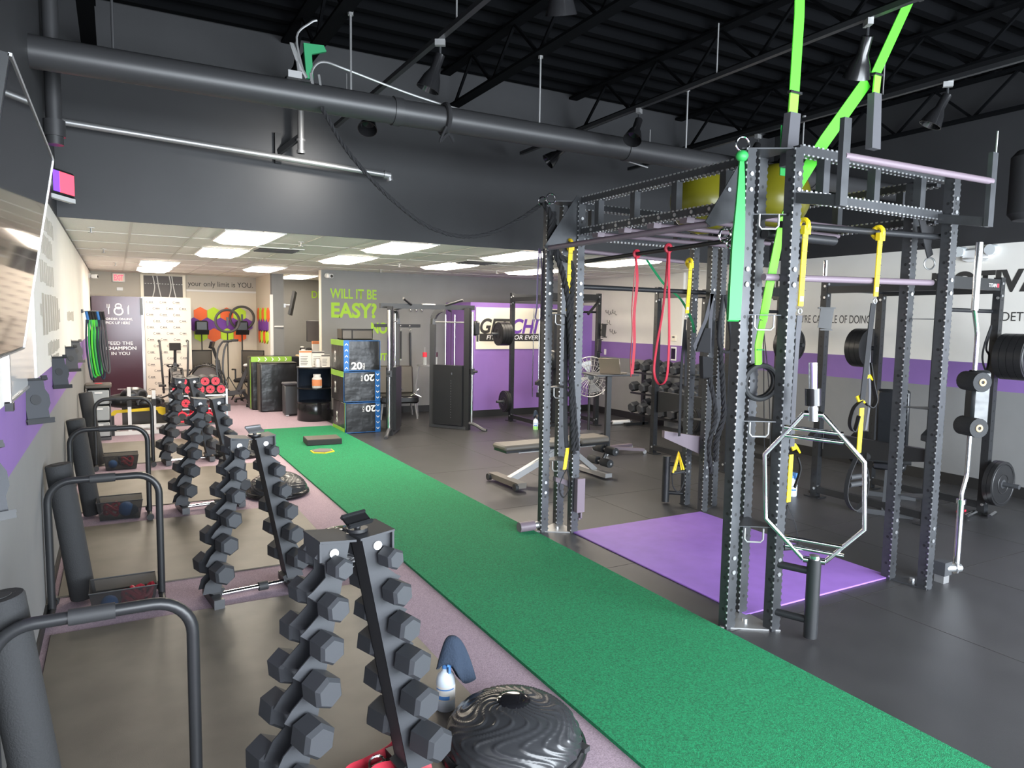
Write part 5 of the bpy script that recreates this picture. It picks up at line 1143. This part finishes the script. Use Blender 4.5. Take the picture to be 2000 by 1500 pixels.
# attachment bar on the grey wall
t=thing('attachment_rail','black wall rail for cable attachments between the machine towers','rail',(4.57,13.33,1.70)); MB().box(-.2,0,0,.75,.02,.06).build('rail','black_metal',t,smooth=False)
for x in (.14,.31,.5): MB().cyl((x,0,.02),(x,-.07,.03),.008,8).build('peg','alu',t)
t=thing('triceps_rope','black triceps rope hanging on the wall rail','cable attachment',(4.71,13.25,1.70)); 
for s in (-1,1): MB().tube(smoothpts([(0,0,0),(s*.035,0,-.1),(s*.04,0,-.35),(s*.05,0,-.46)],5),.02,8).build('rope','fabric_black',t); MB().sphere((s*.055,0,-.48),.032,10,8).build('rope_end','rubber',t)
MB().cyl((0,-.02,-.3),(0,-.02,-.66),.018,8).sphere((0,-.02,-.68),.035,10,8).build('center_strap','fabric_black',t)
t=thing('straight_bar','short straight black bar hanging on the wall rail','cable attachment',(4.88,13.25,1.70)); MB().cyl((0,0,-.08),(0,0,-.62),.016,10).build('shaft','black_metal',t); MB().ring((0,0,-.05),.022,.006,(1,0,0),12,6).cyl((0,0,-.62),(0,0,-.65),.012,8).build('eye','alu',t)
t=thing('long_bar','long black bar with chrome hook hanging on the wall rail','cable attachment',(5.07,13.25,1.70)); MB().cyl((0,0,-.1),(.02,0,-1.25),.02,10).build('shaft','black_metal',t); MB().ring((0,0,-.05),.028,.007,(1,0,0),12,6).cyl((.02,0,-1.25),(.02,0,-1.45),.012,8).build('eye','chrome',t)
t=thing('wall_hook_strip','row of small chrome hooks on the grey wall between the towers','hooks',(5.08,13.33,2.04)); 
for k in range(3): MB().tube(smoothpts([(.12*k,0,.06),(.12*k,-.05,.02),(.12*k+.02,-.05,-.03),(.12*k+.04,-.02,.0)],4),.008,6).build('hook','chrome',t)
t=thing('lounge_chair','tufted taupe armless chair behind the cable machine','chair',(4.62,12.75,0),R(-12)); MB().rbox(-.36,-.35,.30,.36,.3,.44,.03).build('seat','black_gloss',t)
b=MB().rbox(-.36,-.04,0,.36,.05,.55,.03); q=Matrix.Rotation(R(-14),3,'X'); b.v=[tuple(q@Vector(p)+Vector((0,.28,.42))) for p in b.v]; b.build('backrest','vinyl_brown',t); MB().sphere((0,.28,.68),.018,10,6).build('tuft_button','fabric_black',t)
for s in (-1,1): 
    for e in (-1,1): MB().cyl((s*.3,e*.26,.3),(s*.34,e*.3,0),.018,8).build('leg','alu',t)
t=thing('stirrup_grip','chrome square cable handle lying on the taupe chair','cable attachment',(4.5,12.4,.56)); MB().tube([(-.11,0,0),(0,-.03,-.1),(.11,0,0),(0,.03,.1)],.011,8,True).build('frame','chrome',t); MB().cyl((-.05,0,0),(.05,0,0),.02,8).build('grip','chrome',t)
t=thing('v_grip','chrome V-grip cable handle on the taupe chair, right side','cable attachment',(4.85,12.45,.45)); MB().tube([(-.12,0,-.05),(.0,0,.02),(.1,.05,.1)],.014,8).build('frame','chrome',t); MB().tube([(0,0,.02),(.12,-.05,-.04)],.014,8).build('grip','chrome',t)
t=thing('bottle_table','small round metal table with shaker bottles seen through the right tower','table',(5.22,12.6,0)); MB().cyl((0,0,.98),(0,0,1.0),.24,24).build('top','alu',t)
for k in range(3): a=R(30+120*k); MB().tube([(.2*math.cos(a),.2*math.sin(a),.98),(.26*math.cos(a),.26*math.sin(a),.6),(.22*math.cos(a),.22*math.sin(a),0)],.012,6).build('leg','alu',t)
for k,(dx,m,h) in enumerate([(-.12,'red',.2),(.03,'blue',.26),(.1,'fridge_plum',.18)]):
    t=thing('shaker_bottle','%s topped shaker bottle on the small metal table'%['red','blue','plum'][k],'bottle',(5.22+dx,12.55,1.0)); MB().lathe([(0,0),(.035,0),(.04,.15),(0,.15)],14).build('cup','tinted_clear',t); MB().cyl((0,0,.15),(0,0,.15+.09),.042,14).build('cap',m,t); MB().cyl((0,0,.24),(0,0,.24+h*.5),.008,6).build('straw','alu',t)
# ------------------------------------------------------------------ power racks
def hole_strip(b,x,y,z0,z1,face):
    z=z0
    while z<z1:
        if face=='x': b.cyl((x-.0005,y,z),(x+.0005,y,z),.011,6)
        else: b.cyl((x,y-.0005,z),(x,y+.0005,z),.011,6)
        z+=.1
def power_rack(x0,x1,y0,y1,label,brand):
    t=thing('power_rack',label,'power rack',(0,0,0)); H=2.37
    for x in (x0,x1):
        for y in (y0,y1):
            o=MB().box(x-.036,y-.036,.012,x+.036,y+.036,H).build('upright','black_metal',t,smooth=False)
            b=MB(); hole_strip(b,x-.0365,y,.15,2.3,'x'); hole_strip(b,x,y-.0365,.15,2.3,'y'); h=b.build('holes','black_paint',o,smooth=False); h['kind']='stuff'
            MB().box(x-.07,y-.09,0,x+.07,y+.09,.012).build('foot_plate','black_metal',t,smooth=False)
            for z in (.1,H-.2,H-.08): (MB().cyl((x-.037,y-.015,z),(x-.046,y-.015,z),.014,8).build('bolt_head','bolt',t), MB().cyl((x-.015,y-.037,z+.02),(x-.015,y-.046,z+.02),.014,8).build('bolt_head','bolt',t))
    for x in (x0,x1):
        for z in (.09,H-.12): MB().box(x-.03,y0+.036,z-.036,x+.03,y1-.036,z+.036).build('side_beam','black_metal',t,smooth=False)
    for y in (y0,y1): MB().box(x0+.036,y-.03,H-.13,x1-.036,y+.03,H-.02).build('cross_beam','black_metal',t,smooth=False)
    MB().cyl((x0+.03,y0+.04,H-.33),(x1-.03,y0+.04,H-.33),.02,10).build('pull_up_bar','black_metal',t)
    if brand: text('TITAN',.14,.035,'letter_white',t,(x0-.038 if brand=='x' else x1-.25,(y0+.36) if brand=='x' else y0-.0315,H-.10),'-x' if brand=='x' else '-y',bold=.02); MB().box(*( (x0-.04,y0+.19,H-.1,x0-.0385,y0+.22,H-.065) if brand=='x' else (x1-.10,y0-.033,H-.1,x1-.07,y0-.0315,H-.065))).build('brand_mark','red',t,smooth=False)
    return t
r1=power_rack(6.4,7.56,10.42,11.5,'black power rack in front of the purple sign wall',None)
r2=power_rack(6.70,7.6,6.45,7.82,'black power rack beside the dumbbell shelf on the right','x')
r3=power_rack(6.66,7.62,3.84,5.07,'black power rack nearest the right photo edge','y')
for tt,(x,y,z) in ((r1,(6.4,10.42,.75)),(r2,(6.7,6.45,.75)),(r3,(6.66,3.84,.8)),(r3,(6.66,5.07,.62))): MB().prism([(x-.04,y-.035,z),(x-.12,y-.035,z+.02),(x-.12,y-.035,z+.07),(x-.04,y-.035,z+.12)],(0,.07,0)).build('j_cup','black_metal',tt,smooth=False)
MB().prism([(6.66,5.0,.72),(6.66,3.9,.72),(6.66,3.9,.60),(6.66,4.2,.55),(6.66,5.0,.45)],(.06,0,0)).build('spotter_arm','black_metal',r3,smooth=False)
MB().prism([(6.7,7.75,.9),(6.7,6.55,.9),(6.7,6.55,.8),(6.7,7.0,.75),(6.7,7.75,.6)],(.06,0,0)).build('spotter_arm','black_metal',r2,smooth=False)
MB().cyl((7.55,10.38,2.25),(7.25,10.3,2.0),.025,10).build('brace_arm','black_metal',r1)
# plates on storage horns
PL=None
def plates(p,d,n,r,labels,th=.045,tube=True,owner=None):
    global PL
    p=Vector(p);d=Vector(d)
    MB().cyl(p,p+d*(n*th+.2),.024,12).build('storage_horn','steel_grey',owner)
    for k in range(n):
        q=p+d*(.05+k*(th+.004)); t=thing('weight_plate',labels[k],'weight plate',q,0,'rubber plates on the power racks')
        MB().cyl((0,0,0),d*th,r,36).build('disc','plate_black',t); MB().ring(d*th,r*.88,.007,d,36,6).ring(d*th,r*.42,.006,d,24,6).build('rim','plate_black',t); MB().cyl(d*(th-.002),d*(th+.004),.045,16).build('hub','steel_grey',t)
OT=['innermost','second from the post','third from the post','outermost']
plates((6.364,11.5,1.62),(-1,0,0),4,.215,['thick black plate, upper horn of rack by purple sign, '+o for o in OT],.05,owner=r1)
plates((6.364,11.5,.37),(-1,0,0),2,.20,['black plate on the lower horn of the rack by the purple sign, '+o for o in ('inner one','outer one')],.035,owner=r1)
plates((7.6,6.41,1.62),(0,-1,0),3,.22,['black plate on the upper horn of the middle right rack, '+o for o in OT[:3]],.045,owner=r2)
plates((7.62,5.11,1.62),(0,1,0),3,.225,['black plate on the far upper horn of the nearest right rack, '+o for o in OT[:3]],.06,owner=r3)
plates((7.62,3.80,1.60),(0,-1,0),4,.225,['large black plate at the right photo edge on the upper horn, '+o for o in OT],.06,owner=r3)
plates((7.62,3.80,.34),(0,-1,0),2,.225,['black plate low at the right photo edge near the floor, '+o for o in ('inner one','outer one')],.04,owner=r3)
plates((7.62,5.11,.45),(0,1,0),2,.2,['black plate on the far lower horn of the nearest right rack, '+o for o in ('inner one','outer one')],.045,owner=r3)
plates((7.56,7.86,.45),(-1,.0,0),3,.2,['thin silver-edged plate low on the middle right rack, '+o for o in OT[:3]],.03,owner=r2)
# phone cradles on rack posts
def cradle(x,y,z,rz,lb):
    t=thing('phone_cradle',lb,'phone holder',(x,y,z),rz); MB().box(-.02,-.03,-.02,.02,0,.02).build('clamp','black_metal',t,smooth=False); MB().prism([(-.07,-.06,-.1),(.06,-.06,-.12),(.08,-.06,.1),(-.05,-.06,.12)],(0,.02,0)).box(-.08,-.08,.1,.09,-.04,.115).box(-.05,-.08,-.13,.07,-.04,-.115).build('cradle','black_metal',t,smooth=False)
cradle(6.6,5.03,1.95,R(-40),'black phone cradle clamped to the post left of the DOING lettering'); cradle(7.6,10.38,1.72,R(20),'black phone cradle clamped to the right post of the rack by the sign'); cradle(7.45,10.3,1.45,R(30),'black phone cradle lower down by the pedestal fan')
# lat machine behind the first rack
t=thing('lat_pulldown','black lat pulldown with seat and guide rods behind the rack by the sign','cable machine',(6.95,10.85,0))
MB().box(-.08,-.05,0,.08,.05,2.0).build('mast','black_metal',t,smooth=False); MB().box(-.35,-.08,.5,.4,.08,.58).build('seat_rail','black_metal',t,smooth=False); MB().rbox(-.3,-.15,.58,.1,.15,.66,.02).build('seat','vinyl_black',t); MB().rbox(-.2,-.2,1.0,-.02,.2,1.35,.04).build('knee_pad','vinyl_black',t)
for x in (-.42,-.3): MB().cyl((x,.1,.5),(x,.1,2.1),.008,8).build('guide_rod','chrome',t)
for x in (-.24,-.2): MB().cyl((x,0,.6),(x,0,2.2),.003,6).build('cable','fabric_black',t)
MB().box(-.3,-.3,0,.3,-.22,.05).box(-.3,.22,0,.3,.3,.05).box(-.04,-.3,0,.04,.3,.05).build('base','black_metal',t,smooth=False)
# pedestal fan
t=thing('pedestal_fan','grey pedestal fan with round wire cage near the right wall','fan',(6.93,9.75,0),R(-25)); MB().lathe([(0,0),(.24,0),(.25,.015),(.1,.04),(.04,.05),(0,.05)],28).build('base','steel_grey',t); MB().cyl((0,0,.04),(0,0,.9),.022,10).build('pole','black_metal',t)
b=MB()
for k in range(28): a=2*math.pi*k/28; b.tube([(.05*math.cos(a),-.12,.95+.05*math.sin(a)),(.2*math.cos(a),-.14,.95+.2*math.sin(a)),(.33*math.cos(a),-.05,.95+.33*math.sin(a)),(.2*math.cos(a),.04,.95+.2*math.sin(a))],.004,4)
for r in (.12,.2,.28): b.ring((0,-.13,.95),r,.004,(0,1,0),28,4)
b.build('wire_cage','galv',t); MB().ring((0,-.05,.95),.335,.01,(0,1,0),36,6).build('cage_rim','galv',t); MB().cyl((0,-.02,.95),(0,.16,.95),.08,16).build('motor','black_metal',t)
for k in range(4): a=R(90*k+20); MB().prism([(.04*math.cos(a),-.06,.95+.04*math.sin(a)),(.28*math.cos(a-.4),-.03,.95+.28*math.sin(a-.4)),(.29*math.cos(a+.3),-.08,.95+.29*math.sin(a+.3))],(0,.006,0)).build('blade','galv',t,smooth=False)
# standing desk with laptop
t=thing('standing_desk','grey-top standing desk on a black post with wheels','desk',(6.1,8.12,0),R(-10)); MB().rbox(-.3,-.24,1.12,.36,.26,1.145,.008).build('worktop','steel_grey',t); MB().box(-.035,-.03,.06,.035,.03,1.12).build('post','black_metal',t,smooth=False)
for s in (-1,1): MB().bar((0,0,.08),(.5,s*.2,.06),.05,.04).build('base_leg','mauve_paint',t,smooth=False); MB().cyl((.5,s*.2-.012,.03),(.5,s*.2+.012,.03),.03,12).build('caster','galv',t)
for s in (-1,1): MB().bar((0,0,.08),(-.1,s*.2,.06),.05,.04).build('base_leg','black_metal',t,smooth=False); MB().cyl((-.1,s*.2-.012,.03),(-.1,s*.2+.012,.03),.03,12).build('caster','galv',t)
t=thing('laptop','open bronze laptop seen from behind on the standing desk','laptop',(6.13,8.05,1.146),R(118)); MB().rbox(-.16,-.11,0,.16,.11,.014,.004).build('base','laptop',t)
b=MB().rbox(-.16,0,0,.16,.008,.22,.003); q=Matrix.Rotation(R(-16),3,'X'); b.v=[tuple(q@Vector(p)+Vector((0,.105,.012))) for p in b.v]; b.build('lid','laptop',t); MB().box(-.14,-.06,.0142,.14,.08,.015).build('keyboard','fabric_black',t,smooth=False)
# adjustable bench
t=thing('adjustable_bench','adjustable bench with tan pad and silver frame beside the turf','bench',(4.48,7.0,0),R(2))
MB().rbox(-.75,-.15,.42,.28,.15,.48,.02).build('back_pad','bench_pad',t); MB().rbox(.30,-.16,.42,.72,.16,.49,.02).build('seat_pad','bench_pad',t); MB().box(-.73,-.14,.395,.28,.14,.42).box(.3,-.15,.395,.72,.15,.42).build('pad_board','vinyl_black',t,smooth=False)
MB().bar((-.6,0,.06),(.1,0,.36),.07,.07).build('front_strut','galv',t,smooth=False); MB().box(-.5,-.03,.36,.6,.03,.40).build('spine','galv',t,smooth=False); MB().bar((-.45,0,.14),(.0,0,.36),.03,.03).build('ladder_rail','galv',t,smooth=False)
MB().box(-.69,-.33,.03,-.58,.33,.09).build('front_foot','bench_pad',t,smooth=False)
for y in (-.3,.3): MB().cyl((-.72,y,.045),(-.68,y,.045),.04,12).build('wheel','rubber',t)
MB().bar((.2,0,.38),(.62,0,.06),.06,.06).box(.55,-.3,.02,.65,.3,.07).build('rear_leg','galv',t,smooth=False)
for z,x in ((.30,.78),(.16,.7)): MB().cyl((x,-.2,z),(x,-.04,z),.05,14).cyl((x,.04,z),(x,.2,z),.05,14).build('foam_roller','foam_black',t); MB().cyl((x,-.215,z),(x,.215,z),.015,8).build('roller_axle','bolt',t)
MB().tube([(.6,0,.4),(.8,0,.42),(.82,0,.3),(.72,0,.14)],.022,8).build('leg_hold_arm','black_metal',t)
# three tier dumbbell shelf by the right wall
t=thing('dumbbell_shelf','black three-tier dumbbell shelf against the right wall','dumbbell rack',(8.3,9.25,0))
for y in (-.9,.9): MB().bar((.12,y,0),(.12,y,1.12),.05,.07).box(-.28,y-.035,0,.24,y+.035,.05).build('post','black_metal',t,smooth=False)
for z in (.22,.60,.97): 
    for x in (-.14,.08): MB().bar((x,-.92,z+(.0 if x<0 else .05)),(x,.92,z+(.0 if x<0 else .05)),.05,.03).build('shelf_rail','black_metal',t,smooth=False)
for ti,z in enumerate((.22,.60,.97)):
    for k in range(7):
        s=(.235,.215,.195)[ti]
        dumbbell(s,(8.27,9.25-.78+.26*k,z+.05+s*.45),Matrix.Rotation(R(90+random.uniform(-4,4)),3,'Z')@Matrix.Rotation(R(-8),3,'X'),'black hex dumbbell on %s tier of the wall shelf, %s from near end'%(['bottom','middle','top'][ti],ORD[k]),'dumbbells on the wall shelf')
t=thing('foam_clip_roller','short chrome and white roller on the floor by the dumbbell shelf','roller',(7.95,10.3,0)); MB().cyl((-.1,0,.05),(.25,-.05,.05),.04,14).build('sleeve','white_plastic',t); MB().cyl((-.18,.01,.05),(-.1,0,.05),.025,10).cyl((.25,-.05,.05),(.3,-.06,.05),.025,10).build('end','chrome',t)
# stored incline bench inside the nearest rack
t=thing('incline_bench','black incline bench standing folded inside the nearest right rack','bench',(7.0,4.45,0),R(-60)); 
b=MB().rbox(-.15,0,0,.15,.07,.85,.02); q=Matrix.Rotation(R(20),3,'X'); b.v=[tuple(q@Vector(p)+Vector((0,.15,.42))) for p in b.v]; b.build('back_pad','vinyl_black',t); MB().rbox(-.15,-.25,.42,.15,.12,.5,.02).build('seat_pad','vinyl_black',t); MB().bar((0,-.2,.42),(0,-.4,.03),.06,.06).bar((0,.1,.42),(0,.45,.03),.06,.06).box(-.25,-.44,0,.25,-.37,.05).box(-.25,.42,0,.25,.49,.05).build('frame','steel_grey',t,smooth=False); MB().cyl((-.2,-.25,.55),(.2,-.25,.55),.05,14).build('foam_roller','foam_black',t)
t=thing('barbell_clamps','chrome clamp collars with a red lever on the floor by the right rack','collar',(7.35,3.78,0)); MB().cyl((-.15,0,.03),(.12,.05,.03),.028,10).cyl((.1,-.1,.03),(.3,-.05,.03),.02,10).build('collar','chrome',t); MB().cbox((-.03,.1,.05),(.12,.03,.02)).build('lever','red',t,smooth=False)
t=thing('cable_loop','black looped cord hanging at the right rack post','cord',(7.55,3.85,1.9)); MB().tube(smoothpts([(0,0,0),(-.1,.0,-.2),(-.11,0,-.34),(-.03,0,-.44),(0,0,-.3),(-.06,0,-.22),(0,0,-.02)],5),.01,6).build('cord','fabric_black',t)
t=thing('heavy_bag','dark hanging bag by the upper right corner of the photo','bag',(6.35,3.0,2.72)); MB().lathe([(0,0),(.13,.01),(.17,.06),(.17,.5),(.13,.55),(0,.56)],20).build('bag','fabric_black',t); MB().tube(smoothpts([(0,0,.55),(.02,0,.9),(0,0,1.5)],4),.01,6).build('chain','galv',t)

t=thing('upright_barbell','chrome-ended barbell stored upright behind the nearest right rack','barbell',(6.80,5.2,0)); MB().cyl((0,0,.02),(0,0,2.2),.0145,12).build('shaft','steel_grey',t); MB().cyl((0,0,2.2),(0,0,2.58),.025,14).build('sleeve','chrome',t); MB().cyl((0,0,2.17),(0,0,2.2),.036,14).build('collar','chrome',t); MB().cyl((0,0,0),(0,0,.02),.05,14).build('floor_cup','rubber',t)
